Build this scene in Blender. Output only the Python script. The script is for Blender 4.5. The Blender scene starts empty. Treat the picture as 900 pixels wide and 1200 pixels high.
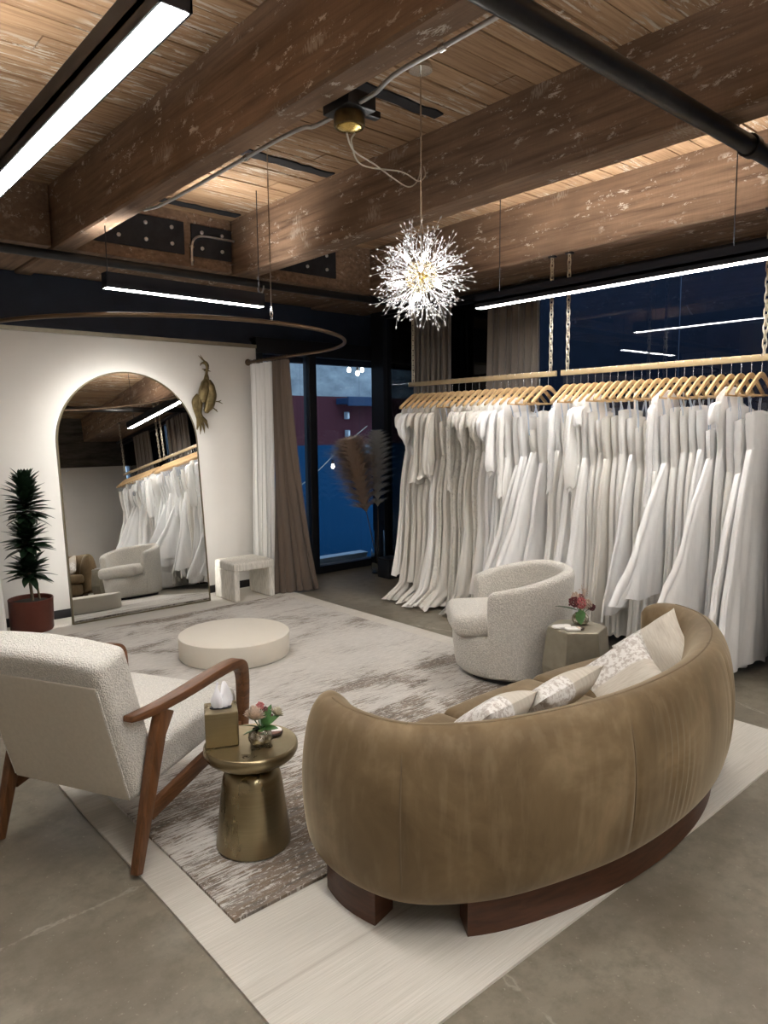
import bpy, bmesh, math, random
import numpy as np
from mathutils import Vector, Matrix, Euler
EXPOSURE = 1.95
SC = bpy.context.scene
COL = SC.collection
PI = math.pi
rnd = random.Random(7)

# ------------------------------------------------------------------ helpers: objects
def link(o, parent=None):
    COL.objects.link(o)
    if parent is not None: o.parent = parent
    return o

def tag(o, label=None, cat=None, group=None, kind=None):
    if label: o['label'] = label
    if cat: o['category'] = cat
    if group: o['group'] = group
    if kind: o['kind'] = kind
    return o

def thing(name, label, cat, loc=(0, 0, 0), rz=0.0, group=None):
    o = bpy.data.objects.new(name, None)
    o.empty_display_size = 0.1
    o.location = loc; o.rotation_euler = (0, 0, rz)
    link(o)
    return tag(o, label, cat, group)

class MB:
    """collects vertices and faces of one mesh"""
    def __init__(s): s.v = []; s.f = []
    def add(s, vs, fs):
        b = len(s.v); s.v.extend([tuple(map(float, p)) for p in vs]); s.f.extend([tuple(b + i for i in f) for f in fs]); return s
    def xf(s, M):
        s.v = [tuple(M @ Vector(p)) for p in s.v]; return s
    def join(s, o, M=None):
        vs = o.v if M is None else [tuple(M @ Vector(p)) for p in o.v]
        return s.add(vs, o.f)
    def warp(s, fn):
        s.v = [tuple(fn(*p)) for p in s.v]; return s
    def mesh(s, name):
        me = bpy.data.meshes.new(name); me.from_pydata(s.v, [], s.f); me.update(); return me
    def build(s, name, mat, parent=None, smooth=True, angle=40, bevel=0.0, loc=None, rot=None, label=None, recalc=True):
        me = s.mesh(name)
        if recalc or bevel:
            bm = bmesh.new(); bm.from_mesh(me)
            if recalc: bmesh.ops.recalc_face_normals(bm, faces=bm.faces)
            if bevel:
                es = [e for e in bm.edges if len(e.link_faces) == 2 and e.calc_face_angle(0) > math.radians(30)]
                bmesh.ops.bevel(bm, geom=es, offset=bevel, segments=2, profile=0.5, affect='EDGES', clamp_overlap=True)
            bm.to_mesh(me); bm.free()
        if smooth:
            for p in me.polygons: p.use_smooth = True
            try: me.set_sharp_from_angle(angle=math.radians(angle))
            except Exception: pass
        me.materials.append(mat)
        o = bpy.data.objects.new(name, me); link(o, parent)
        if loc is not None: o.location = loc
        if rot is not None: o.rotation_euler = rot
        if label: o['label'] = label
        return o

def box(mb, x0, x1, y0, y1, z0, z1):
    vs = [(x, y, z) for z in (z0, z1) for y in (y0, y1) for x in (x0, x1)]
    return mb.add(vs, [(0, 2, 3, 1), (4, 5, 7, 6), (0, 1, 5, 4), (2, 6, 7, 3), (0, 4, 6, 2), (1, 3, 7, 5)])

def BX(*a): return box(MB(), *a)

def lathe(mb, prof, n=48, c=(0, 0, 0), cap=True):
    vs = []; fs = []
    for r, z in prof:
        for i in range(n):
            a = 2 * PI * i / n
            vs.append((c[0] + r * math.cos(a), c[1] + r * math.sin(a), c[2] + z))
    for k in range(len(prof) - 1):
        for i in range(n):
            j = (i + 1) % n
            fs.append((k * n + i, k * n + j, (k + 1) * n + j, (k + 1) * n + i))
    if cap:
        fs.append(tuple(reversed(range(n)))); fs.append(tuple((len(prof) - 1) * n + i for i in range(n)))
    return mb.add(vs, fs)

def frames(path):
    P = [Vector(p) for p in path]; n = len(P); T = []
    for i in range(n):
        t = P[min(i + 1, n - 1)] - P[max(i - 1, 0)]
        T.append(t.normalized() if t.length > 1e-9 else Vector((0, 0, 1)))
    up = Vector((0, 0, 1)) if abs(T[0].z) < 0.9 else Vector((1, 0, 0))
    N = [(up - T[0] * up.dot(T[0])).normalized()]
    for i in range(1, n):
        v = N[-1] - T[i] * N[-1].dot(T[i])
        N.append(v.normalized() if v.length > 1e-6 else N[-1])
    return P, T, N, [T[i].cross(N[i]) for i in range(n)]

def tube(mb, path, r, n=10, cap=True, flat=1.0):
    P, T, N, B = frames(path)
    R = r if isinstance(r, (list, tuple)) else [r] * len(P)
    vs = []; fs = []
    for i in range(len(P)):
        for k in range(n):
            a = 2 * PI * k / n
            vs.append(P[i] + N[i] * (R[i] * math.cos(a)) * flat + B[i] * (R[i] * math.sin(a)))
    for i in range(len(P) - 1):
        for k in range(n):
            j = (k + 1) % n
            fs.append((i * n + k, i * n + j, (i + 1) * n + j, (i + 1) * n + k))
    if cap:
        fs.append(tuple(reversed(range(n)))); fs.append(tuple((len(P) - 1) * n + k for k in range(n)))
    return mb.add(vs, fs)

def bar(mb, path, w, h, up=(0, 0, 1)):
    """rectangular section w (sideways) x h (up) swept along a polyline in a plane that holds up; w, h numbers or lists"""
    P, T, _, _ = frames(path); vs = []; fs = []
    S = Vector(up)
    for i in range(len(P)):
        side = T[i].cross(S)
        if side.length < 1e-6: side = Vector((1, 0, 0))
        side.normalize(); u = side.cross(T[i]).normalized()
        ww = w[i] if isinstance(w, (list, tuple)) else w; hh = h[i] if isinstance(h, (list, tuple)) else h
        for a, b in ((-1, -1), (1, -1), (1, 1), (-1, 1)):
            vs.append(P[i] + side * (a * ww / 2) + u * (b * hh / 2))
    for i in range(len(P) - 1):
        for k in range(4):
            j = (k + 1) % 4
            fs.append((i * 4 + k, i * 4 + j, (i + 1) * 4 + j, (i + 1) * 4 + k))
    fs.append((3, 2, 1, 0)); b = (len(P) - 1) * 4; fs.append((b, b + 1, b + 2, b + 3))
    return mb.add(vs, fs)

def ball(mb, c, r, n=12, m=8, sz=1.0):
    prof = [(max(1e-4, r * math.sin(PI * k / m)), -r * sz * math.cos(PI * k / m)) for k in range(m + 1)]
    return lathe(mb, prof, n, c)

def rbox(hx, hy, hz, r, n=10, puff=0.0):
    """rounded box of half sizes, as a quad grid; puff bulges the two z faces"""
    def axis(h):
        k = 4; c = h - r
        e = [-h + r * (1 - math.cos(PI / 2 * i / k)) for i in range(k)]
        inner = [-c + 2 * c * i / n for i in range(n + 1)]
        return e + inner + [-x for x in reversed(e)]
    A = [axis(hx), axis(hy), axis(hz)]; H = (hx, hy, hz)
    mb = MB(); idx = {}
    def vid(p):
        k = tuple(round(q, 6) for q in p)
        if k in idx: return idx[k]
        q = [max(-(H[i] - r), min(H[i] - r, p[i])) for i in range(3)]
        d = Vector([p[i] - q[i] for i in range(3)]); L = d.length
        if L > 1e-9: d = d / L * r
        w = [q[i] + d[i] for i in range(3)]
        if puff:
            w[2] += puff * (1 if p[2] > 0 else -1) * max(0, 1 - (w[0] / hx) ** 2) * max(0, 1 - (w[1] / hy) ** 2) * abs(p[2] / hz)
        idx[k] = len(mb.v); mb.v.append(tuple(w)); return idx[k]
    for ax in range(3):
        u, v = [(1, 2), (2, 0), (0, 1)][ax]
        for s in (-1, 1):
            for i in range(len(A[u]) - 1):
                for j in range(len(A[v]) - 1):
                    q = []
                    for a, b in ((i, j), (i + 1, j), (i + 1, j + 1), (i, j + 1)):
                        p = [0, 0, 0]; p[ax] = s * H[ax]; p[u] = A[u][a]; p[v] = A[v][b]; q.append(vid(p))
                    mb.f.append(tuple(q if s > 0 else reversed(q)))
    return mb

def catmull(P, m=8, closed=False):
    P = [Vector(p) for p in P]; out = []; n = len(P)
    for i in range(n if closed else n - 1):
        g = (lambda k: P[k % n]) if closed else (lambda k: P[max(0, min(n - 1, k))])
        a, b, c, d = g(i - 1), g(i), g(i + 1), g(i + 2)
        for k in range(m):
            t = k / m
            out.append(0.5 * ((2 * b) + (c - a) * t + (2 * a - 5 * b + 4 * c - d) * t * t + (3 * b - a - 3 * c + d) * t ** 3))
    if not closed: out.append(P[-1])
    return out

def lerp(a, b, t): return a + (b - a) * t
def interp(x, pts):
    if x <= pts[0][0]: return pts[0][1]
    for (a, b), (c, d) in zip(pts, pts[1:]):
        if x <= c:
            t = (x - a) / (c - a); t = t * t * (3 - 2 * t); return b + (d - b) * t
    return pts[-1][1]
def ordinal(i):
    return ['first','second','third','fourth','fifth','sixth','seventh','eighth','ninth','tenth','eleventh','twelfth','thirteenth','fourteenth','fifteenth','sixteenth','seventeenth','eighteenth','nineteenth','twentieth','twenty-first','twenty-second','twenty-third','twenty-fourth','twenty-fifth','twenty-sixth'][i]

# ------------------------------------------------------------------ helpers: materials
class Mat:
    def __init__(s, name, rough=0.6, metal=0.0, col=(0.8, 0.8, 0.8), spec=0.5):
        s.m = bpy.data.materials.new(name); s.m.use_nodes = True; s.nt = s.m.node_tree; s.N = s.nt.nodes; s.L = s.nt.links
        s.b = s.N['Principled BSDF']; s.out = s.N['Material Output']
        s.set('Roughness', rough); s.set('Metallic', metal); s.set('Base Color', col); s.set('Specular IOR Level', spec)
    def set(s, k, v):
        i = s.b.inputs[k]
        if hasattr(v, 'is_linked') or isinstance(v, bpy.types.NodeSocket): s.L.new(v, i)
        elif isinstance(v, (tuple, list)): i.default_value = (*v, 1)[:4] if len(v) == 3 else v
        else: i.default_value = v
        return s
    def put(s, sock, v):
        if isinstance(v, bpy.types.NodeSocket): s.L.new(v, sock)
        elif isinstance(v, (tuple, list)) and len(v) == 3 and sock.type == 'RGBA': sock.default_value = (*v, 1)
        else: sock.default_value = v
    def node(s, t, **kw):
        n = s.N.new(t)
        for k, v in kw.items(): setattr(n, k, v)
        return n
    def co(s, scale=(1, 1, 1), loc=(0, 0, 0), rot=(0, 0, 0), kind='Object'):
        t = s.node('ShaderNodeTexCoord'); m = s.node('ShaderNodeMapping')
        s.L.new(t.outputs[kind], m.inputs['Vector'])
        m.inputs['Scale'].default_value = scale; m.inputs['Location'].default_value = loc; m.inputs['Rotation'].default_value = rot
        return m.outputs[0]
    def noise(s, v, scale=5, detail=4, rough=0.55, dist=0.0):
        n = s.node('ShaderNodeTexNoise'); s.L.new(v, n.inputs['Vector'])
        n.inputs['Scale'].default_value = scale; n.inputs['Detail'].default_value = detail; n.inputs['Roughness'].default_value = rough; n.inputs['Distortion'].default_value = dist
        return n.outputs['Fac']
    def voro(s, v, scale=20, feature='F1', out='Distance', rnd_=1.0):
        n = s.node('ShaderNodeTexVoronoi', feature=feature); s.L.new(v, n.inputs['Vector']); n.inputs['Scale'].default_value = scale
        n.inputs['Randomness'].default_value = rnd_
        return n.outputs[out]
    def ramp(s, f, stops, interp='LINEAR'):
        n = s.node('ShaderNodeValToRGB'); n.color_ramp.interpolation = interp; s.L.new(f, n.inputs[0]); e = n.color_ramp.elements
        while len(e) < len(stops): e.new(0.5)
        for el, (p, c) in zip(e, stops):
            el.position = p; el.color = (c, c, c, 1) if isinstance(c, (int, float)) else (*c, 1)
        return n.outputs[0]
    def mix(s, f, a, b, mode='MIX'):
        n = s.node('ShaderNodeMix', data_type='RGBA', blend_type=mode)
        s.put(n.inputs[0], f); s.put(n.inputs[6], a); s.put(n.inputs[7], b); return n.outputs[2]
    def math(s, op, a, b=0.0, c=0.0):
        n = s.node('ShaderNodeMath', operation=op); s.put(n.inputs[0], a); s.put(n.inputs[1], b); s.put(n.inputs[2], c); return n.outputs[0]
    def sep(s, v):
        n = s.node('ShaderNodeSeparateXYZ'); s.L.new(v, n.inputs[0]); return n.outputs
    def white(s, f):
        n = s.node('ShaderNodeTexWhiteNoise', noise_dimensions='1D'); s.L.new(f, n.inputs['W']); return n.outputs['Value']
    def bump(s, h, strength=0.3, dist=0.01):
        n = s.node('ShaderNodeBump'); s.L.new(h, n.inputs['Height']); n.inputs['Strength'].default_value = strength; n.inputs['Distance'].default_value = dist
        s.L.new(n.outputs[0], s.b.inputs['Normal']); return s

def emit(name, col, strength):
    m = Mat(name, 0.4, col=(0.9, 0.9, 0.9)); m.set('Emission Color', col); m.set('Emission Strength', strength); return m.m

def plain(name, col, rough=0.5, metal=0.0, noise=0.0, scale=30, bump=0.0, spec=0.5):
    m = Mat(name, rough, metal, col, spec)
    if noise or bump:
        f = m.noise(m.co(), scale, 5)
        if noise: m.set('Base Color', m.ramp(f, [(0.25, tuple(c * (1 - noise) for c in col)), (0.75, tuple(min(1, c * (1 + noise)) for c in col))]))
        if bump: m.bump(f, bump, 0.004)
    return m.m

# ------------------------------------------------------------------ materials
def m_beam(name, base, dark, fleck=0.62):
    m = Mat(name, 0.75, spec=0.25)
    st = m.noise(m.co((9, 0.7, 14)), 2.2, 6, 0.62, 0.4)
    big = m.noise(m.co((0.9, 0.7, 0.9)), 1.5, 3)
    c = m.ramp(st, [(0.28, dark), (0.5, base), (0.78, tuple(min(1, k * 1.5) for k in base))])
    c = m.mix(m.ramp(big, [(0.42, 0.0), (0.62, 0.65)]), c, tuple(k * 0.55 for k in base))
    saw = m.noise(m.co((2, 46, 5)), 3.0, 2)
    c = m.mix(m.math('MULTIPLY', saw, 0.35), c, dark)
    f1 = m.noise(m.co((7, 3.6, 8)), 2.6, 9, 0.78, 0.25)
    zone = m.noise(m.co((1.2, 1.4, 3.2), (3, 1, 0)), 1.6, 2)
    fl = m.math('MULTIPLY', m.ramp(f1, [(fleck - 0.05, 0.0), (fleck - 0.02, 1.0)]), m.ramp(zone, [(0.46, 0.0), (0.58, 1.0)]))
    c = m.mix(fl, c, (0.66, 0.60, 0.53))
    hz = m.noise(m.co((1.1, 1.3, 2.6), (8, 4, 2)), 1.7, 2)
    hatch = m.math('MULTIPLY', m.noise(m.co((30, 110, 24)), 1.0, 2), m.ramp(hz, [(0.50, 0.0), (0.72, 1.0)]))
    c = m.mix(m.ramp(hatch, [(0.34, 0.0), (0.55, 0.6)]), c, (0.52, 0.46, 0.39))
    m.set('Base Color', c)
    m.bump(m.math('ADD', m.math('MULTIPLY', st, 0.5), m.math('ADD', m.math('MULTIPLY', saw, 0.3), fl)), 0.35, 0.008)
    return m.m
M = {}
M['beam'] = m_beam('aged_beam_wood', (0.290, 0.192, 0.130), (0.125, 0.080, 0.054))
M['beam_lit'] = M['beam']

def m_plank():
    m = Mat('ceiling_board_wood', 0.75, spec=0.2)
    v = m.co(); xyz = m.sep(v)
    bid = m.math('FLOOR', m.math('DIVIDE', m.math('ADD', xyz[1], 1.6), 0.1655))
    w = m.white(bid)
    st = m.noise(m.co((0.8, 16, 4)), 2.5, 7, 0.62, 0.5)
    c = m.ramp(st, [(0.25, (0.165, 0.098, 0.056)), (0.5, (0.41, 0.265, 0.158)), (0.75, (0.56, 0.39, 0.245))])
    c = m.mix(m.math('MULTIPLY', w, 0.62), c, (0.20, 0.120, 0.070))
    f1 = m.noise(m.co((2.0, 15, 4)), 2.6, 8, 0.7, 0.8)
    zone = m.noise(m.co((0.9, 1.2, 1)), 1.3, 2)
    fl = m.math('MULTIPLY', m.ramp(f1, [(0.535, 0.0), (0.575, 1.0)]), m.ramp(zone, [(0.44, 0.0), (0.56, 0.9)]))
    c = m.mix(fl, c, (0.60, 0.55, 0.47))
    m.set('Base Color', c); m.bump(m.math('ADD', st, fl), 0.3, 0.006); return m.m
M['plank'] = m_plank()

def m_floor():
    m = Mat('polished_concrete', 0.42, spec=0.4)
    a = m.noise(m.co(), 1.3, 6, 0.62, 0.4); b = m.noise(m.co(), 11, 8, 0.7); d = m.noise(m.co(), 60, 3)
    c = m.ramp(a, [(0.3, (0.130, 0.110, 0.080)), (0.55, (0.215, 0.190, 0.146)), (0.75, (0.300, 0.272, 0.218))])
    c = m.mix(m.ramp(b, [(0.35, 0.55), (0.55, 0.0)]), c, (0.115, 0.098, 0.070))
    c = m.mix(m.ramp(b, [(0.62, 0.0), (0.74, 0.5)]), c, (0.36, 0.33, 0.27))
    c = m.mix(m.ramp(d, [(0.66, 0.0), (0.72, 0.45)]), c, (0.42, 0.39, 0.33))
    cr = m.voro(m.co((1, 1, 1), (0.3, 0.7, 0)), 0.55, 'DISTANCE_TO_EDGE')
    crn = m.math('ADD', cr, m.math('MULTIPLY', m.math('SUBTRACT', m.noise(m.co(), 9, 5), 0.5), 0.06))
    line = m.ramp(m.math('ABSOLUTE', crn), [(0.0, 0.55), (0.004, 0.0)])
    c = m.mix(line, c, (0.40, 0.37, 0.31))
    m.set('Base Color', c); m.set('Roughness', m.ramp(a, [(0.3, 0.34), (0.7, 0.52)])); m.bump(b, 0.06, 0.004); return m.m
M['floor'] = m_floor()
M['white_wall'] = plain('white_wall_paint', (0.70, 0.675, 0.635), 0.75, 0, 0.03, 3, 0.05)
M['navy'] = plain('navy_black_paint', (0.030, 0.044, 0.080), 0.55, 0, 0.25, 4, 0.05)
M['black_metal'] = plain('black_steel', (0.016, 0.017, 0.021), 0.38, 0.3, 0.15, 12)
M['pipe'] = plain('dark_pipe_steel', (0.045, 0.044, 0.044), 0.33, 0.85, 0.25, 9)
M['conduit'] = plain('galvanized_conduit', (0.60, 0.60, 0.60), 0.32, 0.9, 0.1, 14)
M['fixture'] = plain('black_light_housing', (0.018, 0.022, 0.035), 0.42, 0.2)
M['led'] = emit('led_diffuser', (1.0, 0.975, 0.94), 22.0)
M['led_up_added'] = emit('added_uplight_glow', (1.0, 0.95, 0.88), 24.0)  # glow for the upward panels, added to brighten the ceiling
M['led_halo'] = emit('mirror_halo_led', (1.0, 0.965, 0.90), 9.5)
M['conc_wall'] = None
def m_boardform():
    m = Mat('board_formed_concrete', 0.85, spec=0.2)
    a = m.noise(m.co((1, 1, 5)), 2.2, 6, 0.65); 
    c = m.ramp(a, [(0.3, (0.045, 0.040, 0.034)), (0.7, (0.16, 0.145, 0.125))])
    m.set('Base Color', c); m.bump(a, 0.4, 0.02); return m.m
M['conc_wall'] = m_boardform()

def m_rug_plain():
    m = Mat('flatweave_rug_wool', 0.95, spec=0.1)
    w = m.noise(m.co((1.2, 75, 1)), 3.0, 3, 0.6); b = m.noise(m.co((0.5, 3.0, 1)), 2.0, 3)
    c = m.ramp(w, [(0.3, (0.50, 0.475, 0.42)), (0.7, (0.66, 0.63, 0.575))])
    c = m.mix(m.ramp(b, [(0.4, 0.0), (0.65, 0.35)]), c, (0.50, 0.47, 0.415))
    xyz = m.sep(m.co())
    seam = m.ramp(m.math('ABSOLUTE', m.math('SUBTRACT', xyz[1], 1.70)), [(0.0, 0.55), (0.010, 0.0)])
    c = m.mix(seam, c, (0.36, 0.33, 0.28))
    m.set('Base Color', c); m.bump(m.math('SUBTRACT', w, seam), 0.35, 0.004); return m.m
M['rug_plain'] = m_rug_plain()
def m_rug_abs():
    m = Mat('abstract_rug_pile', 0.95, spec=0.08)
    xyz = m.sep(m.co())
    st = m.noise(m.co((3.4, 44, 1)), 2.0, 8, 0.78, 0.3)
    st2 = m.noise(m.co((5.5, 60, 1), (4, 2, 0)), 2.0, 6, 0.75, 0.3)
    zone = m.noise(m.co((0.75, 1.5, 1), (1.7, 0.4, 0)), 1.7, 3, 0.6, 0.6)
    near = m.ramp(m.math('DIVIDE', m.math('SUBTRACT', 3.9, xyz[1]), 2.4), [(0.0, 0.0), (0.75, 1.0)])   # the rug is woven darker towards one end
    far = m.ramp(m.math('DIVIDE', m.math('SUBTRACT', xyz[1], 4.9), 1.2), [(0.0, 0.0), (0.8, 1.0)])
    amt = m.math('ADD', zone, m.math('MULTIPLY', m.math('ADD', near, m.math('MULTIPLY', far, 0.42)), 0.30))
    sel = m.math('ADD', m.math('MULTIPLY', amt, 0.95), m.math('MULTIPLY', st, 0.95))
    c = m.ramp(st2, [(0.3, (0.43, 0.41, 0.385)), (0.55, (0.60, 0.575, 0.535)), (0.75, (0.70, 0.68, 0.64))])
    dk = m.ramp(m.math('MULTIPLY', sel, 0.5), [(0.535, 0.0), (0.565, 1.0)])
    hue = m.noise(m.co((2.0, 12, 1), (7, 3, 0)), 2.0, 4)
    dcol = m.ramp(hue, [(0.38, (0.095, 0.075, 0.058)), (0.5, (0.175, 0.115, 0.070)), (0.62, (0.20, 0.175, 0.15))])
    c = m.mix(m.math('MULTIPLY', dk, 0.9), c, dcol)
    gy = m.ramp(m.math('ADD', m.math('MULTIPLY', st, 0.9), m.math('MULTIPLY', zone, 0.6)), [(0.73, 0.0), (0.90, 0.55)])
    c = m.mix(gy, c, (0.29, 0.27, 0.245))
    sp = m.noise(m.co((15, 30, 1)), 2.2, 5, 0.75)
    c = m.mix(m.ramp(sp, [(0.55, 0.0), (0.60, 0.85)]), c, (0.58, 0.55, 0.50))
    m.set('Base Color', c); m.bump(m.math('ADD', st2, sp), 0.45, 0.006); return m.m
M['rug_abs'] = m_rug_abs()

def m_velvet():
    m = Mat('tan_velvet', 0.62, spec=0.25)
    a = m.noise(m.co((1, 1, 1)), 3.2, 5, 0.62, 0.6); b = m.noise(m.co((16, 16, 2.2)), 1.5, 4)
    c = m.ramp(a, [(0.3, (0.112, 0.075, 0.037)), (0.55, (0.168, 0.116, 0.060)), (0.72, (0.245, 0.176, 0.098))])
    c = m.mix(m.ramp(b, [(0.5, 0.0), (0.75, 0.25)]), c, (0.34, 0.26, 0.165))
    m.set('Base Color', c); m.set('Sheen Weight', 0.55); m.set('Sheen Roughness', 0.35); m.set('Sheen Tint', (0.9, 0.78, 0.58))
    m.bump(m.noise(m.co(), 220, 2), 0.05, 0.002); return m.m
M['velvet'] = m_velvet()
M['velvet_seam'] = plain('tan_velvet_seam', (0.16, 0.115, 0.066), 0.8)
def m_boucle(name, col, scale=95, strength=0.7, dist=0.012):
    m = Mat(name, 0.95, spec=0.08)
    v = m.voro(m.co(), scale); n = m.noise(m.co(), scale * 0.7, 4)
    h = m.math('ADD', m.math('MULTIPLY', v, -0.8), n)
    c = m.ramp(h, [(0.0, tuple(k * 0.80 for k in col)), (0.35, col)])
    m.set('Base Color', c); m.set('Sheen Weight', 0.25); m.bump(h, strength, dist); return m.m
M['boucle'] = m_boucle('cream_boucle', (0.76, 0.735, 0.68), 170, 0.7, 0.008)
M['boucle_fine'] = m_boucle('ivory_boucle', (0.72, 0.69, 0.63), 120, 0.75, 0.008)
M['linen'] = plain('cream_linen_back', (0.60, 0.555, 0.475), 0.9, 0, 0.06, 60, 0.15)
def m_wood(name, col, scale=(3, 3, 26)):
    m = Mat(name, 0.42, spec=0.4)
    a = m.noise(m.co(scale), 2.2, 6, 0.6, 0.6)
    m.set('Base Color', m.ramp(a, [(0.3, tuple(k * 0.5 for k in col)), (0.55, col), (0.8, tuple(k * 1.4 for k in col))])); m.bump(a, 0.08, 0.003); return m.m
M['walnut'] = m_wood('walnut_wood', (0.155, 0.066, 0.026), (20, 20, 3))
M['walnut_x'] = m_wood('walnut_wood_long', (0.150, 0.064, 0.026), (3, 22, 22))
M['plinth'] = m_wood('dark_walnut_plinth', (0.075, 0.028, 0.013), (3, 3, 20))
M['hanger_wood'] = m_wood('pale_hanger_wood', (0.62, 0.42, 0.215), (4, 30, 8))
M['rail_gold'] = plain('brushed_gold_rail', (0.52, 0.40, 0.235), 0.42, 0.55, 0.08, 20)
M['chrome'] = plain('chrome_wire', (0.75, 0.75, 0.76), 0.2, 1.0)
M['chain'] = plain('brass_chain', (0.68, 0.62, 0.50), 0.35, 0.85)
def m_brass():
    m = Mat('brushed_brass', 0.36, 0.92)
    a = m.noise(m.co((1.5, 1.5, 60)), 2.5, 5); b = m.noise(m.co((1, 1, 0.35)), 6, 5)
    c = m.ramp(a, [(0.2, (0.30, 0.245, 0.145)), (0.8, (0.36, 0.30, 0.185))])
    c = m.mix(m.ramp(b, [(0.4, 0.0), (0.7, 0.5)]), c, (0.22, 0.175, 0.10))
    m.set('Base Color', c); m.set('Roughness', m.ramp(b, [(0.3, 0.24), (0.7, 0.38)])); m.bump(a, 0.015, 0.001); return m.m
M['brass'] = m_brass()
M['old_brass'] = plain('antique_brass', (0.165, 0.125, 0.060), 0.42, 0.85, 0.3, 30, 0.2)
M['rod_brass'] = plain('bronze_rod', (0.155, 0.105, 0.066), 0.36, 0.8, 0.1, 12)
M['gold_fix'] = plain('bright_brass', (0.70, 0.50, 0.16), 0.25, 0.95)
M['champagne'] = plain('champagne_metal', (0.34, 0.315, 0.25), 0.42, 0.8, 0.12, 18)
M['cream_lacquer'] = plain('cream_lacquer', (0.70, 0.655, 0.57), 0.5, 0, 0.02, 6)
M['terracotta'] = plain('rust_glaze', (0.090, 0.020, 0.011), 0.45, 0, 0.12, 8)
M['soil'] = plain('dark_soil', (0.02, 0.015, 0.01), 0.95, 0, 0.4, 60, 0.5)
M['leaf_dark'] = plain('dark_green_leaf', (0.012, 0.030, 0.014), 0.35, 0, 0.3, 20)
M['leaf'] = plain('green_leaf', (0.045, 0.125, 0.030), 0.4, 0, 0.3, 40)
M['stem'] = plain('brown_stem', (0.12, 0.09, 0.055), 0.8, 0, 0.3, 40, 0.3)
M['mirror'] = plain('mirror_silver', (0.86, 0.87, 0.86), 0.0, 1.0)
M['mframe'] = plain('bronze_mirror_frame', (0.20, 0.17, 0.11), 0.35, 0.85)
def m_cloth(name, col, rough=0.7, sheen=0.25, wr=0.25, scale=(7, 7, 1.6), spec=0.3):
    m = Mat(name, rough, spec=spec)
    a = m.noise(m.co(scale), 4.0, 5, 0.6, 0.5); b = m.noise(m.co(), 300, 2)
    m.set('Base Color', m.ramp(a, [(0.3, tuple(k * 0.94 for k in col)), (0.7, col)])); m.set('Sheen Weight', sheen)
    m.bump(m.math('ADD', a, m.math('MULTIPLY', b, 0.05)), wr, 0.012); return m.m
def m_lace(name, col):
    m = Mat(name, 0.85, spec=0.15)
    v = m.voro(m.co((1, 1, 0.7)), 34); n = m.noise(m.co(), 42, 4, 0.6, 1.2); big = m.noise(m.co((5, 5, 2)), 4, 3)
    f = m.ramp(m.math('ADD', m.math('MULTIPLY', n, 0.9), m.math('MULTIPLY', v, 0.35)), [(0.50, 0.0), (0.60, 1.0)])
    f = m.math('MULTIPLY', f, m.ramp(big, [(0.35, 0.3), (0.6, 1.0)]))
    m.set('Base Color', m.mix(f, tuple(k * 0.84 for k in col), col)); m.bump(f, 0.6, 0.008); return m.m
M['satin'] = m_cloth('white_satin', (0.87, 0.865, 0.86), 0.42, 0.1, 0.22, (6, 6, 2.2), 0.4)
M['crepe'] = m_cloth('ivory_crepe', (0.85, 0.835, 0.805), 0.75, 0.25, 0.2)
M['chiffon'] = m_cloth('greige_chiffon', (0.74, 0.71, 0.655), 0.8, 0.3, 0.35, (16, 16, 1.2))
M['tulle'] = m_cloth('white_tulle', (0.86, 0.855, 0.845), 0.9, 0.4, 0.35, (20, 20, 1.0))
M['lace'] = m_lace('ivory_lace', (0.80, 0.775, 0.72))
M['ribbon'] = m_cloth('pale_blue_ribbon', (0.50, 0.58, 0.70), 0.45, 0.1, 0.1)
M['drape_taupe'] = m_cloth('taupe_curtain_cloth', (0.125, 0.092, 0.070), 0.8, 0.3, 0.2, (12, 12, 1))
M['drape_grey'] = m_cloth('grey_taupe_curtain_cloth', (0.235, 0.205, 0.178), 0.8, 0.3, 0.2, (12, 12, 1))
M['drape_white'] = m_cloth('white_curtain_cloth', (0.82, 0.81, 0.79), 0.8, 0.3, 0.2, (12, 12, 1))
def m_pillow(name, lacey, flip=1.0):
    m = Mat(name, 0.85, spec=0.15)
    xyz = m.sep(m.co()); n = m.noise(m.co((1, 1, 1)), 48, 6, 0.7, 0.4)
    base = m.ramp(m.noise(m.co((90, 8, 1)), 2, 3), [(0.3, (0.52, 0.475, 0.40)), (0.7, (0.64, 0.60, 0.525))])
    if lacey:
        lc = m.ramp(n, [(0.44, (0.50, 0.46, 0.42)), (0.52, (0.76, 0.745, 0.715))])
        base = m.mix(m.ramp(m.math('ADD', m.math('MULTIPLY', xyz[0], 2.0 * flip), 0.5), [(0.49, 1.0), (0.51, 0.0)]), base, lc)
    m.set('Base Color', base); m.bump(n, 0.25, 0.004); return m.m
M['pillow'] = m_pillow('linen_and_lace_pillow', True)
M['pillow_turned'] = m_pillow('lace_and_linen_pillow', True, -1.0)
M['pillow_back'] = m_pillow('linen_pillow', False)
def m_glass(name, tint, ior=1.5):
    m = Mat(name); m.N.remove(m.b)
    tr = m.node('ShaderNodeBsdfTransparent'); tr.inputs[0].default_value = (*tint, 1)
    gl = m.node('ShaderNodeBsdfGlossy'); gl.inputs['Roughness'].default_value = 0.0; gl.inputs[0].default_value = (1, 1, 1, 1)
    fr = m.node('ShaderNodeFresnel'); fr.inputs[0].default_value = ior
    mx = m.node('ShaderNodeMixShader'); m.L.new(fr.outputs[0], mx.inputs[0]); m.L.new(tr.outputs[0], mx.inputs[1]); m.L.new(gl.outputs[0], mx.inputs[2])
    m.L.new(mx.outputs[0], m.out.inputs[0]); return m.m
M['pane'] = m_glass('window_glass', (0.93, 0.95, 0.96), 1.45)
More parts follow.
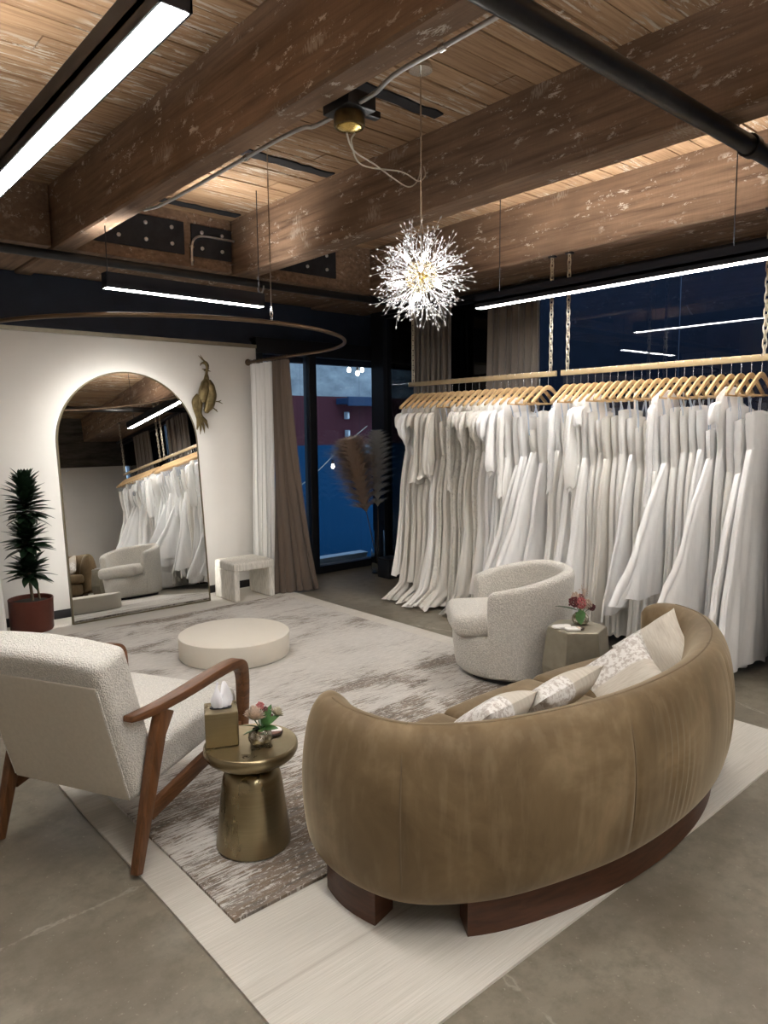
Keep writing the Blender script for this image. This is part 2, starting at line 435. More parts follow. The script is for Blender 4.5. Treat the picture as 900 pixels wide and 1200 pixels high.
M['pane_dark'] = m_glass('tinted_glass', (0.45, 0.48, 0.52), 1.6)
def m_street():
    m = Mat('painted_street_wall', 0.8, spec=0.1)
    xyz = m.sep(m.co()); n = m.noise(m.co((1, 1, 2)), 1.6, 6, 0.65)
    conc = m.ramp(n, [(0.3, (0.20, 0.23, 0.25)), (0.7, (0.58, 0.62, 0.64))])
    c = m.mix(m.math('GREATER_THAN', xyz[2], 1.40), (0.010, 0.075, 0.175), (0.115, 0.036, 0.046))
    c = m.mix(m.math('GREATER_THAN', xyz[2], 2.19), c, conc)
    j = m.ramp(m.math('ABSOLUTE', m.math('SUBTRACT', m.math('FRACT', m.math('DIVIDE', xyz[0], 1.2)), 0.5)), [(0.0, 0.5), (0.006, 0.0)])
    c = m.mix(j, c, (0.01, 0.02, 0.05))
    m.set('Base Color', c); m.bump(n, 0.2, 0.02); return m.m
M['street'] = m_street()
M['street_blue'] = plain('blue_painted_metal', (0.012, 0.045, 0.12), 0.6)
M['street_white'] = plain('pale_painted_curb', (0.42, 0.50, 0.60), 0.7)
M['asphalt'] = plain('asphalt', (0.05, 0.055, 0.06), 0.8, 0, 0.3, 30, 0.3)
M['bulb_warm'] = emit('string_bulb', (1.0, 0.93, 0.78), 6.0)
M['bulb'] = emit('chandelier_bulb', (1.0, 0.98, 0.95), 22.0)
def m_crystal():
    m = Mat('crystal', 0.12, 0.0, (0.93, 0.93, 0.95), 0.8); m.set('Coat Weight', 0.5); return m.m
M['crystal'] = m_crystal()
M['bead'] = plain('champagne_bead', (0.72, 0.62, 0.42), 0.25, 0.85)
M['silver_wire'] = plain('silver_wire', (0.8, 0.78, 0.74), 0.25, 0.9)
M['paper'] = plain('white_tissue', (0.80, 0.80, 0.83), 0.8)
M['agate'] = plain('white_stone', (0.80, 0.77, 0.74), 0.4, 0, 0.05, 20)
M['agate_edge'] = plain('dark_stone', (0.05, 0.03, 0.022), 0.4)
M['coaster_wood'] = m_wood('coaster_wood', (0.20, 0.085, 0.05), (10, 10, 10))
def m_vase():
    m = Mat('hammered_silver_glass', 0.22, 0.75, (0.66, 0.60, 0.48))
    v = m.voro(m.co(), 46); m.set('Base Color', m.ramp(v, [(0.1, (0.80, 0.77, 0.68)), (0.6, (0.28, 0.24, 0.16))])); m.bump(v, 0.8, 0.01); return m.m
M['vase'] = m_vase()
M['pink'] = plain('pink_petals', (0.52, 0.16, 0.16), 0.7, 0, 0.4, 60)
M['blush'] = plain('blush_petals', (0.62, 0.50, 0.40), 0.7, 0, 0.3, 60)
M['maroon'] = plain('maroon_petals', (0.12, 0.02, 0.025), 0.6, 0, 0.4, 60)
M['cream_petal'] = plain('cream_petals', (0.62, 0.58, 0.45), 0.7, 0, 0.2, 60)
M['pampas_brown'] = plain('brown_pampas', (0.78, 0.67, 0.58), 0.95, 0, 0.3, 30)
M['pampas_pale'] = plain('pale_pampas', (0.85, 0.84, 0.80), 0.95, 0, 0.2, 30)
def m_plume(name, col):
    m = Mat(name); m.N.remove(m.b)
    d = m.node('ShaderNodeBsdfDiffuse'); d.inputs[0].default_value = (*col, 1); t = m.node('ShaderNodeBsdfTranslucent'); t.inputs[0].default_value = (*col, 1)
    mx = m.node('ShaderNodeMixShader'); mx.inputs[0].default_value = 0.5; m.L.new(d.outputs[0], mx.inputs[1]); m.L.new(t.outputs[0], mx.inputs[2]); m.L.new(mx.outputs[0], m.out.inputs[0]); return m.m
M['pampas_brown'] = m_plume('brown_pampas_hair', (0.86, 0.75, 0.65)); M['pampas_pale'] = m_plume('pale_pampas_hair', (0.93, 0.92, 0.89))
def m_clear():
    m = Mat('clear_glass', 0.02, 0, (0.9, 0.95, 0.95)); m.set('Transmission Weight', 1.0); m.set('IOR', 1.3); return m.m
M['clear'] = m_clear()
M['black_box'] = plain('black_plastic', (0.012, 0.013, 0.016), 0.5)
M['grey_base'] = plain('black_baseboard', (0.018, 0.018, 0.020), 0.5)
M['cord'] = plain('pale_wire', (0.62, 0.56, 0.46), 0.5)
M['dark_strip'] = plain('dark_tar_strip', (0.016, 0.017, 0.022), 0.8, 0, 0.4, 14, 0.3)
# ------------------------------------------------------------------ the room
CEIL = 3.465
def struct(o, label): return tag(o, label, 'room', None, 'structure')
struct(BX(-2.2, 9.0, -1.6, 6.9, -0.06, 0).build('floor', M['floor'], smooth=False), 'polished grey concrete floor with stains and hairline cracks')
mb = MB(); y = -1.6; k = 0
while y < 6.85:
    r_ = random.Random(k); xs = [-2.2]
    x = -2.2 + r_.uniform(0.6, 3.4)
    while x < 5.6: xs.append(x); x += r_.uniform(2.2, 3.8)
    xs.append(5.75)
    for a, b in zip(xs, xs[1:]): box(mb, a + 0.002, b - 0.002, y + 0.005, y + 0.1605, CEIL + r_.uniform(-0.004, 0.004), CEIL + 0.05)
    y += 0.1655; k += 1
struct(mb.build('ceiling', M['plank'], smooth=False), 'ceiling of old brown boards with flaking white paint')
struct(BX(-2.3, 5.85, -1.7, 7.0, CEIL + 0.055, CEIL + 0.12).build('ceiling_deck', M['dark_strip'], smooth=False), 'dark deck above the ceiling boards')
struct(BX(-2.2, 4.03, 6.66, 6.74, 0, 2.50).build('wall_far', M['white_wall'], smooth=False, bevel=0.004), 'white partition wall behind the arched mirror')
struct(BX(-2.2, 4.03, 6.645, 6.75, 2.50, 2.535).build('trim_1', M['champagne'], smooth=False), 'grey cap strip along the top of the white partition')
struct(BX(-2.2, 6.10, 6.86, 6.94, 2.4, CEIL).build('wall_far_upper', M['navy'], smooth=False), 'navy black upper wall above the white partition')
struct(BX(-2.2, 6.10, 6.74, 6.87, 2.545, 2.58).build('ceiling_soffit', M['navy'], smooth=False), 'dark ledge behind the white partition')
struct(BX(-2.2, 5.65, -1.7, -1.6, 0, 2.5).build('wall_back', M['white_wall'], smooth=False), 'plain white lower wall that the mirror reflects')
struct(BX(-2.2, 5.75, -1.7, -1.58, 2.5, CEIL).build('wall_back_upper', M['conc_wall'], smooth=False), 'rough concrete band above the white wall that the mirror reflects')
struct(BX(-2.3, -2.2, -1.7, 6.9, 0, CEIL).build('wall_left', M['white_wall'], smooth=False), 'plain white side wall')
struct(BX(-2.2, 4.03, 6.645, 6.66, 0, 0.075).build('baseboard_far', M['grey_base'], smooth=False), 'low black baseboard of the white partition')

# window beside the partition
w1 = tag(bpy.data.objects.new('window_1', None), 'tall black framed window looking out on a blue and maroon wall', 'window', None, 'structure'); link(w1)
mb = MB()
for a in ((4.03, 4.11, 0, 2.6), (4.70, 4.80, 0, 2.6), (5.76, 6.00, 0, 2.6)): box(mb, a[0], a[1], 6.66, 6.78, a[2], a[3])
mb.build('window_frame', M['black_metal'], w1, smooth=False, bevel=0.006)
mb = MB(); box(mb, 4.03, 6.0, 6.655, 6.785, 0, 0.085); box(mb, 4.03, 6.0, 6.655, 6.785, 2.455, 2.62)
mb.build('window_rail', M['black_metal'], w1, smooth=False, bevel=0.006)
BX(4.11, 4.70, 6.715, 6.725, 0.085, 2.455).build('window_pane', M['pane'], w1, smooth=False)
BX(4.80, 5.76, 6.715, 6.725, 0.085, 2.455).build('window_pane', M['pane'], w1, smooth=False)
# dark glazed wall behind the rails
w2 = tag(bpy.data.objects.new('window_2', None), 'dark glass wall behind the gown rails with faint reflections', 'window', None, 'structure'); link(w2)
ys = [-1.6, 0.4, 2.9, 4.9, 6.46]
for a, b in zip(ys, ys[1:]): BX(5.66, 5.672, a + 0.006, b - 0.006, 0.08, 2.92).build('glass_pane', M['pane_dark'], w2, smooth=False)
mb = MB(); box(mb, 5.63, 5.70, -1.6, 6.5, 0, 0.08); box(mb, 5.63, 5.70, -1.6, 6.5, 2.92, 3.0); box(mb, 5.60, 5.76, 6.44, 6.66, 0, 3.4)
mb.build('window_frame', M['black_metal'], w2, smooth=False)
struct(BX(5.66, 5.78, -1.6, 6.9, 3.0, CEIL).build('wall_right_upper', M['navy'], smooth=False), 'dark band above the glass wall')

struct(BX(5.76, 6.08, 6.46, 6.90, 2.5, CEIL).build('wall_right_corner', M['navy'], smooth=False), 'dark corner above the window')
# outside
struct(BX(2.0, 12.0, 9.6, 9.75, -0.7, 4.2).build('exterior_wall', M['street'], smooth=False), 'street wall painted blue below and maroon above, bare concrete on top')
struct(BX(8.9, 9.0, -2.2, 6.9, -0.06, 4.2).build('exterior_side_wall', M['navy'], smooth=False), 'dark wall beyond the glass')
struct(BX(2.0, 12.0, 6.9, 9.6, -0.70, -0.62).build('exterior_ground', M['asphalt'], smooth=False), 'dark asphalt outside the window')
mb = BX(7.3, 10.5, 9.3, 9.6, 2.06, 2.16); box(mb, 7.3, 10.5, 9.26, 9.3, 2.03, 2.18)
tag(mb.build('street_ledge', M['street_blue'], smooth=False, bevel=0.01), 'blue metal ledge sticking out over the maroon wall outside', 'ledge')  # plain overhanging ledge on the street wall
mb = BX(7.75, 10.5, 9.45, 9.6, 1.22, 1.35); box(mb, 7.75, 10.5, 9.40, 9.6, 1.35, 1.40)
tag(mb.build('wall_shelf', M['street_white'], smooth=False, bevel=0.008), 'pale blue shelf board on the street wall behind the pampas plumes', 'shelf')
mb = BX(4.85, 5.72, 6.92, 7.06, -0.62, 0.10); box(mb, 4.85, 5.72, 6.90, 7.06, 0.10, 0.125)
tag(mb.build('kerb_block', M['street_white'], smooth=False, bevel=0.01), 'pale kerb block just outside the window beside its black sill', 'kerb')
BOXES = [(7.51, 9.57, 1.58), (7.50, 9.57, 1.88)]
for i, (x, y, z) in enumerate(BOXES):
    t = thing('outlet_box', ['pale outlet box low on the maroon street wall', 'small outlet box under the blue ledge outside'][i], 'outlet', (x, y, z))
    BX(-0.035, 0.035, -0.03, 0.03, -0.06, 0.06).build('box', M['street_white'], t, bevel=0.006)
    BX(-0.025, 0.025, -0.042, -0.028, -0.045, 0.045).build('cover', M['conduit'], t, bevel=0.003)
# string lights outside
def string_lights(name, label, pts, bulbs):
    t = thing(name, label, 'string lights', pts[0])
    o = Vector(pts[0])
    P = [p - o for p in catmull(pts, 6)]
    tube(MB(), P, 0.006, 6).build('wire', M['cord' if 'pale' in label else 'black_box'], t)
    for b in bulbs:
        b = Vector(b) - o
        s = lathe(MB(), [(0.004, 0.09), (0.018, 0.085), (0.018, 0.03), (0.012, 0.02)], 10).build('socket', M['black_box'], t, loc=b)
        mb = lathe(MB(), [(0.010, 0.03), (0.021, 0.005), (0.026, -0.02), (0.020, -0.040), (0.001, -0.048)], 12)
        mb.build('bulb', M['bulb_warm'], s)
string_lights('string_light', 'dark wire strung with glowing round bulbs outside the window', [(4.9, 7.9, 2.95), (5.6, 7.9, 2.86), (6.11, 7.9, 2.70), (6.39, 7.9, 2.55), (6.6, 7.9, 2.70), (7.4, 7.9, 2.86), (8.4, 7.9, 2.95)],
    [(6.11, 7.9, 2.585), (6.244, 7.9, 2.475), (6.393, 7.9, 2.435), (6.475, 7.9, 2.485), (6.58, 7.9, 2.58), (7.3, 7.9, 2.72)])
string_lights('string_light', 'slack pale wire with one bulb rising across the blue street wall', [(5.3, 8.8, 0.52), (5.77, 8.8, 0.715), (6.23, 8.8, 0.965), (6.78, 8.8, 1.37), (7.3, 8.8, 1.7)], [(6.614, 8.8, 1.11)])

# girder and beams
def beam(label, x0, x1, y0, y1, z0, z1, name='ceiling_beam'):
    mb = MB(); n = 60; 
    ring = []
    for i in range(n + 1):
        y = lerp(y0, y1, i / n); r_ = random.Random(int(x0 * 100) + i); w = lambda r_=r_: r_.uniform(-0.003, 0.003)
        c = 0.012
        pts = [(x0 + c + w(), z0), (x1 - c + w(), z0), (x1 + w(), z0 + c), (x1, z1), (x0, z1), (x0 + w(), z0 + c)]
        ring.append([(px, y, pz) for px, pz in pts])
    for rr in ring: mb.v.extend(rr)
    for i in range(n):
        for k in range(6):
            j = (k + 1) % 6; mb.f.append((i * 6 + k, i * 6 + j, (i + 1) * 6 + j, (i + 1) * 6 + k))
    mb.f.append((5, 4, 3, 2, 1, 0)); mb.f.append(tuple(n * 6 + k for k in range(6)))
    o = mb.build(name, M['beam'], smooth=False); return tag(o, label, 'beam', 'old timber ceiling beams', 'structure')
beam('heavy timber beam above the round white platform, its underside carrying the conduit', 1.797, 1.937, -1.58, 6.85, 3.0, CEIL + 0.02)
beam('timber beam just beyond the crystal chandelier', 3.30, 3.487, -1.58, 6.85, 3.0, CEIL + 0.02)
beam('timber beam directly above the gown rails along the dark glass', 4.88, 5.655, -1.58, 6.85, 3.0, CEIL + 0.02)
for a, b in ((-2.2, 1.787), (1.947, 3.29), (3.497, 4.87)):
    tag(BX(a, b, 5.79, 6.85, 3.02, CEIL + 0.01).build('ceiling_girder', M['beam'], smooth=False, bevel=0.008), 'timber cross girder over the white partition', 'beam', 'timber girder pieces', 'structure')
def plate(x0, x1, label):
    t = thing('steel_plate', label, 'steel plate', ((x0 + x1) / 2, 5.78, 3.242)); w = (x1 - x0) / 2
    BX(-w, w, -0.008, 0.008, -0.13, 0.13).build('plate', M['dark_strip'], t, bevel=0.003)
    k = max(2, int(w * 2 / 0.22))
    for i in range(k):
        for dz in (-0.06, 0.07):
            lathe(MB(), [(0.016, 0), (0.016, 0.01), (0.009, 0.014)], 8).xf(Matrix.Rotation(PI / 2, 4, 'X')).build('bolt', M['conduit'], t, loc=(-w + (i + 0.5) * 2 * w / k, -0.008, dz))
plate(1.955, 2.84, 'dark bolted steel plate on the girder beside the conduit beam')
plate(2.905, 3.28, 'short dark bolted steel plate on the girder beside the chandelier beam')
plate(3.51, 4.42, 'dark steel plate on the girder above the ring rod')

# tarred strips between boards
def strip(x0, x1, y, w, label, mat='dark_strip', z=None):
    r_ = random.Random(int(y * 100)); mb = MB(); z = CEIL - 0.013 if z is None else z
    n = 14; top = []
    for i in range(n + 1):
        x = lerp(x0, x1, i / n)
        top.append((x, y - w / 2 + r_.uniform(-0.012, 0.012), y + w / 2 + r_.uniform(-0.012, 0.012)))
    vs = []; fs = []
    for x, a, b in top: vs += [(x, a, z), (x, b, z), (x, b, z + 0.01), (x, a, z + 0.01)]
    for i in range(n):
        for k in range(4):
            j = (k + 1) % 4; fs.append((i * 4 + k, i * 4 + j, (i + 1) * 4 + j, (i + 1) * 4 + k))
    fs += [(0, 1, 2, 3), tuple(n * 4 + k for k in (3, 2, 1, 0))]
    mb.add(vs, fs)
    return tag(mb.build('ceiling_strip', M[mat], smooth=False), label, 'ceiling strip')
strip(2.51, 3.27, 4.32, 0.093, 'dark tarred strip between the ceiling boards midway along the bay')
strip(2.14, 3.165, 3.13, 0.08, 'dark ragged strip on the ceiling beside the round brass light')
strip(2.28, 3.26, 5.605, 0.093, 'dark strip on the ceiling boards next to the far girder')
strip(1.98, 2.215, 4.98, 0.186, 'pale metal patch on the ceiling boards beside the conduit', 'conduit')

# black pipes
def pipe(label, p0, p1, r, rings, mat='pipe'):
    t = thing('ceiling_pipe', label, 'pipe', p0); d = Vector(p1) - Vector(p0)
    tube(MB(), [Vector((0, 0, 0)), d * 0.5, d], r, 20).build('tube', M[mat], t)
    for q in rings: tube(MB(), [d * q - d.normalized() * 0.025, d * q + d.normalized() * 0.025], r * 1.25, 20).build('coupling', M[mat], t)
    return t
t = pipe('thick black pipe under the beams nearest the camera', (-2.0, 1.546, 2.949), (5.6, 1.546, 2.949), 0.042, (0.30, 0.741))
t = pipe('dark pipe under the beams near the white partition', (-2.0, 5.735, 2.949), (5.6, 5.735, 2.949), 0.034, (0.35, 0.90), 'black_metal')
tube(MB(), [Vector((5.54, 0, -0.02)) + Vector((0.0, 0.05 * math.cos(a), 0.06 * math.sin(a))) for a in [PI * (1 + k / 12) for k in range(13)]] + [(5.54, 0.05, 0.1), (5.54, 0.05, 0.5)], 0.008, 6).build('hanger_hook', M['conduit'], t)

# conduit with junction box and the brass light
t = thing('ceiling_conduit', 'thin bright conduit running along the beam underside edge', 'conduit', (1.955, 0, 2.991))
P = [(0, -1.5, 0), (0, 0.5, 0), (0, 1.77, 0), (0.0, 2.14, 0.0), (0.042, 2.33, 0.0), (0.047, 2.44, 0.0)]
tube(MB(), catmull(P, 6), 0.0095, 10).build('tube', M['conduit'], t)
P = [(0.047, 2.607, 0.0), (0.042, 2.75, 0.0), (0.0, 2.93, 0), (0, 4.1, 0), (0.0, 4.42, 0.02), (0.03, 4.61, 0.09), (0.09, 4.75, 0.39), (0.11, 4.89, 0.452), (0.465, 5.49, 0.455)]
tube(MB(), catmull(P, 6), 0.0095, 10).build('tube', M['conduit'], t)
for yy in (0.84, 1.91, 3.26): tube(MB(), [(0, yy - 0.015, 0), (0, yy + 0.015, 0)], 0.016, 10).build('clip', M['chrome'], t)
t = thing('ceiling_light', 'round brass emergency light under a black junction box', 'ceiling light', (2.016, 2.523, 2.991))
BX(-0.075, 0.075, -0.09, 0.09, -0.015, 0.05).build('junction_box', M['black_metal'], t, bevel=0.008)
lathe(MB(), [(0.062, 0), (0.066, -0.012), (0.066, -0.05), (0.060, -0.056), (0.056, -0.05)], 36).build('rim', M['old_brass'], t, loc=(0.0, 0.0, -0.015))
lathe(MB(), [(0.055, 0), (0.05, -0.012), (0.03, -0.022), (0.001, -0.027)], 36).build('lens', M['gold_fix'], t, loc=(0, 0, -0.06))
BX(0.075, 0.16, -0.02, 0.02, 0.0, 0.03).build('bracket', M['black_metal'], t, bevel=0.004)
t = thing('ceiling_wire', 'two loose pale wires drooping from the brass light to the beam', 'wire', (2.016, 2.523, 2.905))
tube(MB(), catmull([(0.000, 0.019, 0.000), (0.112, 0.112, -0.019), (0.419, 0.326, 0.047), (0.745, 0.559, 0.112), (1.071, 0.782, 0.186), (1.229, 0.866, 0.279), (1.275, 0.884, 0.391)], 8), 0.004, 6).build('wire', M['cord'], t)
tube(MB(), catmull([(0.028, 0.000, 0.000), (0.130, 0.149, 0.028), (0.391, 0.391, 0.056), (0.791, 0.540, 0.149), (1.117, 0.745, 0.219), (1.266, 0.838, 0.307), (1.280, 0.866, 0.372)], 8), 0.004, 6).build('wire', M['cord'], t)

t = thing('wall_conduit', 'bent grey conduit dropping down the girder beside the bolted plate', 'conduit', (2.90, 5.765, 3.05))
tube(MB(), catmull([(0.62, 0, 0.235), (0.30, 0, 0.235), (0.10, 0, 0.232), (0.02, 0, 0.19), (0.0, 0, 0.10), (0.0, 0, -0.02)], 6), 0.010, 8).build('tube', M['conduit'], t)
for z_ in (0.02, 0.13): BX(-0.02, 0.02, -0.004, 0.012, z_ - 0.008, z_ + 0.008).build('clip', M['chrome'], t)

# linear LED lights
def led(label, p0, p1, cables=(0.06, 0.94), zt=CEIL, cmat='black_metal'):
    p0 = Vector(p0); p1 = Vector(p1); L = (p1 - p0).length; a = math.atan2(p1.y - p0.y, p1.x - p0.x)
    t = thing('linear_ceiling_light', label, 'ceiling light', p0, a)
    w = 0.04; h = 0.10
    mb = BX(0, L, -w, -w + 0.006, 0, h); box(mb, 0, L, w - 0.006, w, 0, h); box(mb, 0, L, -w, w, 0.03, 0.05); box(mb, 0, 0.006, -w, w, 0, h); box(mb, L - 0.006, L, -w, w, 0, h)
    mb.build('housing', M['fixture'], t, smooth=False)
    BX(0.007, L - 0.007, -w + 0.007, w - 0.007, -0.001, 0.012).build('diffuser', M['led'], t, smooth=False)
    BX(0.01, L - 0.01, -w + 0.008, w - 0.008, 0.051, 0.058).build('added_uplight_panel', M['led_up_added'], t, smooth=False)  # upward panel added so the ceiling boards get more light
    for c in cables:
        tube(MB(), [(L * c, 0, 0.059), (L * c, 0, (h + zt - p0.z) / 2), (L * c, 0, zt - p0.z)], 0.0035, 6).build('cable', M[cmat], t)
led('long LED strip light hanging over the lounge chair', (0.80, 1.62, 2.6), (0.80, 3.85, 2.6))
led('short LED strip light hanging before the navy band above the mirror', (1.84, 4.93, 2.6), (3.07, 4.96, 2.6), (0.02, 0.98))
led('long LED strip light hanging above the gown rails', (4.47, 1.75, 2.6), (4.47, 3.98, 2.6), (0.10, 0.90))
led('added LED strip light behind the camera, unseen, to brighten the room', (0.80, -1.2, 2.6), (0.80, 1.0, 2.6))  # extra strip out of view, added to lift the overall light

led('added LED strip light behind the camera towards the sofa, unseen, to brighten the gowns', (2.75, -1.35, 2.6), (2.75, 0.75, 2.6))  # second unseen strip, added to light the gown faces
# rugs
def slab_rug(name, label, x0, x1, y0, y1, z0, z1, mat, wav, edge=None, nx=60, ny=90):
    mb = MB(); r_ = random.Random(3)
    ph = [r_.uniform(0, 6) for _ in range(4)]
    for lev in (0, 1):
        for j in range(ny + 1):
            for i in range(nx + 1):
                u, v = i / nx, j / ny; x = lerp(x0, x1, u); y = lerp(y0, y1, v)
                if i in (0, nx): x += wav * math.sin(y * 3 + ph[0])
                if j in (0, ny): y += wav * math.sin(x * 3 + ph[1])
                mb.v.append((x, y, z1 if lev else z0))
    S = (nx + 1) * (ny + 1); idx = lambda l, i, j: l * S + j * (nx + 1) + i
    for j in range(ny):
        for i in range(nx):
            mb.f.append((idx(1, i, j), idx(1, i + 1, j), idx(1, i + 1, j + 1), idx(1, i, j + 1)))
            mb.f.append((idx(0, i, j), idx(0, i, j + 1), idx(0, i + 1, j + 1), idx(0, i + 1, j)))
    for i in range(nx):
        mb.f.append((idx(0, i, 0), idx(0, i + 1, 0), idx(1, i + 1, 0), idx(1, i, 0))); mb.f.append((idx(0, i + 1, ny), idx(0, i, ny), idx(1, i, ny), idx(1, i + 1, ny)))
    for j in range(ny):
        mb.f.append((idx(0, 0, j + 1), idx(0, 0, j), idx(1, 0, j), idx(1, 0, j + 1))); mb.f.append((idx(0, nx, j), idx(0, nx, j + 1), idx(1, nx, j + 1), idx(1, nx, j)))
    o = mb.build(name, mat, smooth=False, recalc=False); return tag(o, label, 'rug')
slab_rug('area_rug', 'large off white flatweave rug lying on the concrete floor', 0.95, 4.03, 1.288, 6.60, 0.0, 0.010, M['rug_plain'], 0.004)
o = slab_rug('area_rug', 'smaller abstract grey and brown streaked rug laid on the off white rug', 1.08, 3.86, 2.03, 5.98, 0.0105, 0.022, M['rug_abs'], 0.004)
RZ = 0.0225   # top of the streaked rug
RP = 0.0105   # top of the plain rug
# ------------------------------------------------------------------ sofa
def smooth_path(P, n):
    C = catmull(P, 16); d = [0]
    for a, b in zip(C, C[1:]): d.append(d[-1] + (b - a).length)
    out = []; k = 0
    for i in range(n + 1):
        s = d[-1] * i / n
        while k < len(d) - 2 and d[k + 1] < s: k += 1
        t = (s - d[k]) / max(1e-9, d[k + 1] - d[k]); out.append(C[k].lerp(C[k + 1], t))
    return out, d[-1]
SO = [(1.475, 2.13), (1.395, 1.98), (1.375, 1.80), (1.43, 1.60), (1.575, 1.455), (1.80, 1.345), (2.19, 1.25), (2.59, 1.235), (2.95, 1.285), (3.27, 1.40), (3.52, 1.575), (3.64, 1.78), (3.60, 1.98)]
sofa = thing('curved_sofa', 'curved tan velvet sofa on a dark wood plinth, its back to the camera', 'sofa', (2.5, 1.75, RP))
S0 = Vector((2.5, 1.75, RP))
path, Ls = smooth_path([(x, y, 0) for x, y in SO], 260)
def outn(i):
    a = path[max(0, i - 2)]; b = path[min(len(path) - 1, i + 2)]; t = (b - a).normalized(); return Vector((t.y, -t.x, 0))
SEC = [(-0.10, 0.125), (-0.03, 0.128), (0.000, 0.145), (0.022, 0.19), (0.037, 0.28), (0.043, 0.38), (0.040, 0.48), (0.028, 0.57), (0.008, 0.645), (-0.022, 0.692), (-0.058, 0.710), (-0.098, 0.700), (-0.135, 0.665), (-0.165, 0.60), (-0.188, 0.52), (-0.205, 0.42), (-0.215, 0.30), (-0.215, 0.128)]
SECc = [Vector((a, b, 0)) for a, b in SEC]
sec = [ (p.x, p.y) for p in catmull(SECc, 4)]
def near_s(x, y): return min(range(len(path)), key=lambda i: (path[i] - Vector((x, y, 0))).length) / (len(path) - 1)
seam_s = [near_s(1.45, 1.585), near_s(2.19, 1.25), near_s(3.05, 1.31)]      # where the upright seams are, along the back
mb = MB(); n = len(path); m = len(sec); cc = (-0.09, 0.40)
for i in range(n):
    s = i / (n - 1); e = min(s, 1 - s) * Ls; R = 0.13
    k = math.sqrt(max(0.0, 1 - (1 - min(1, e / R)) ** 2)); k = max(k, 0.02)
    kz = 0.80 + 0.20 * k
    N = outn(i); p = path[i]
    for j, (o, z) in enumerate(sec):
        w = 0
        if o > -0.02 and 0.14 < z < 0.69:
            env = math.sin(PI * (z - 0.14) / 0.55)
            g = max(0, 1 - abs(s - seam_s[1] - 0.055) / 0.085) ** 0.7
            w = 0.0070 * g * env * math.sin(s * Ls * 2 * PI / 0.042 + 1.5 * math.sin(z * 9)) * (0.5 + 0.5 * math.sin(z * 5 + s * 60))
            g2 = max(0, 1 - abs(s - seam_s[2] - 0.02) / 0.07)
            w += 0.0045 * g2 * env * math.sin(s * Ls * 2 * PI / 0.06 + z * 4)
            for q in seam_s: w -= 0.010 * math.exp(-((s - q) * Ls / 0.012) ** 2) * min(1, env * 2)
        oo = cc[0] + (o - cc[0]) * k + w; zz = cc[1] + (z - cc[1]) * kz
        q = p + N * oo
        mb.v.append((q.x - S0.x, q.y - S0.y, zz))
for i in range(n - 1):
    for j in range(m - 1): mb.f.append((i * m + j, i * m + j + 1, (i + 1) * m + j + 1, (i + 1) * m + j))
mb.f.append(tuple(range(m))); mb.f.append(tuple((n - 1) * m + j for j in reversed(range(m))))
back = mb.build('backrest', M['velvet'], sofa, angle=75)
# crest piping and upright seams as sub-parts
P = [path[i] + outn(i) * (-0.060) + Vector((0, 0, 0.7095)) - Vector((S0.x, S0.y, 0)) for i in range(14, n - 14, 3)]
tube(MB(), P, 0.0035, 6).build('piping', M['velvet_seam'], back)
for q in seam_s:
    i = int(q * (n - 1)); N = outn(i)
    P = [path[i] + N * (o - 0.0085) + Vector((0, 0, z)) - Vector((S0.x, S0.y, 0)) for o, z in sec if o > -0.06 and z > 0.13]
    tube(MB(), P, 0.003, 6).build('seam', M['velvet_seam'], back)
# seat base and cushions
def back_y(x):      # inner face of the back at world x
    best = 9
    for i in range(0, n, 2):
        q = path[i] + outn(i) * (-0.17)
        if abs(q.x - x) < 0.03 and q.y < best: best = q.y
    return best if best < 9 else 1.6
def front_y(x): return 2.165 - 0.11 * ((x - 2.52) / 1.0) ** 2
XL, XR = 1.60, 3.42
tabx = [lerp(XL, XR, i / 60) for i in range(61)]; taby = [back_y(x) for x in tabx]
def by(x): return float(np.interp(x, tabx, taby))
def seat_block(x0, x1, z0, z1, inset, r, name, parent, puff=0.0, mat='velvet'):
    b = rbox(0.5, 0.5, (z1 - z0) / 2, r, 16)
    def fn(x, y, z):
        X = lerp(x0 + inset, x1 - inset, x + 0.5); yb = by(X) - 0.02; yf = front_y(X) - inset
        top = 0
        if puff and z > 0: top = puff * (1 - (2 * x) ** 4) * (1 - (2 * y) ** 4)
        return (X - S0.x, lerp(yb, yf, y + 0.5) - S0.y, z + (z0 + z1) / 2 + top)
    return b.warp(fn).build(name, M[mat], parent, angle=70)
seat_block(XL, XR, 0.125, 0.305, 0.03, 0.05, 'seat_base', sofa)
xs = [XL, 2.17, 2.80, XR]
for a, b in zip(xs, xs[1:]): seat_block(a, b, 0.300, 0.420, 0.004, 0.055, 'seat_cushion', sofa, 0.018)
# plinth in three runs along the curve
def plinth(s0, s1):
    mb = MB(); k = 40; cols = []
    for i in range(k + 1):
        ii = int(lerp(s0, s1, i / k) * (n - 1)); N = outn(ii); p = path[ii]
        a = p + N * (-0.035); b = p + N * (-0.14)
        cols.append((a, b))
    for a, b in cols:
        for q, z in ((a, 0), (a, 0.126), (b, 0.126), (b, 0)): mb.v.append((q.x - S0.x, q.y - S0.y, z))
    for i in range(k):
        for c in range(4):
            d = (c + 1) % 4; mb.f.append((i * 4 + c, i * 4 + d, (i + 1) * 4 + d, (i + 1) * 4 + c))
    mb.f.append((0, 1, 2, 3)); mb.f.append(tuple(k * 4 + c for c in (3, 2, 1, 0)))
    mb.build('plinth', M['plinth'], sofa, angle=40)
plinth(near_s(1.40, 2.0), near_s(1.40, 1.70)); plinth(near_s(1.60, 1.44), 0.90)
mb = BX(1.75 - 2.5, 3.3 - 2.5, 1.92 - 1.75, 2.02 - 1.75, 0, 0.126); mb.build('front_plinth', M['plinth'], sofa, smooth=False, bevel=0.006)

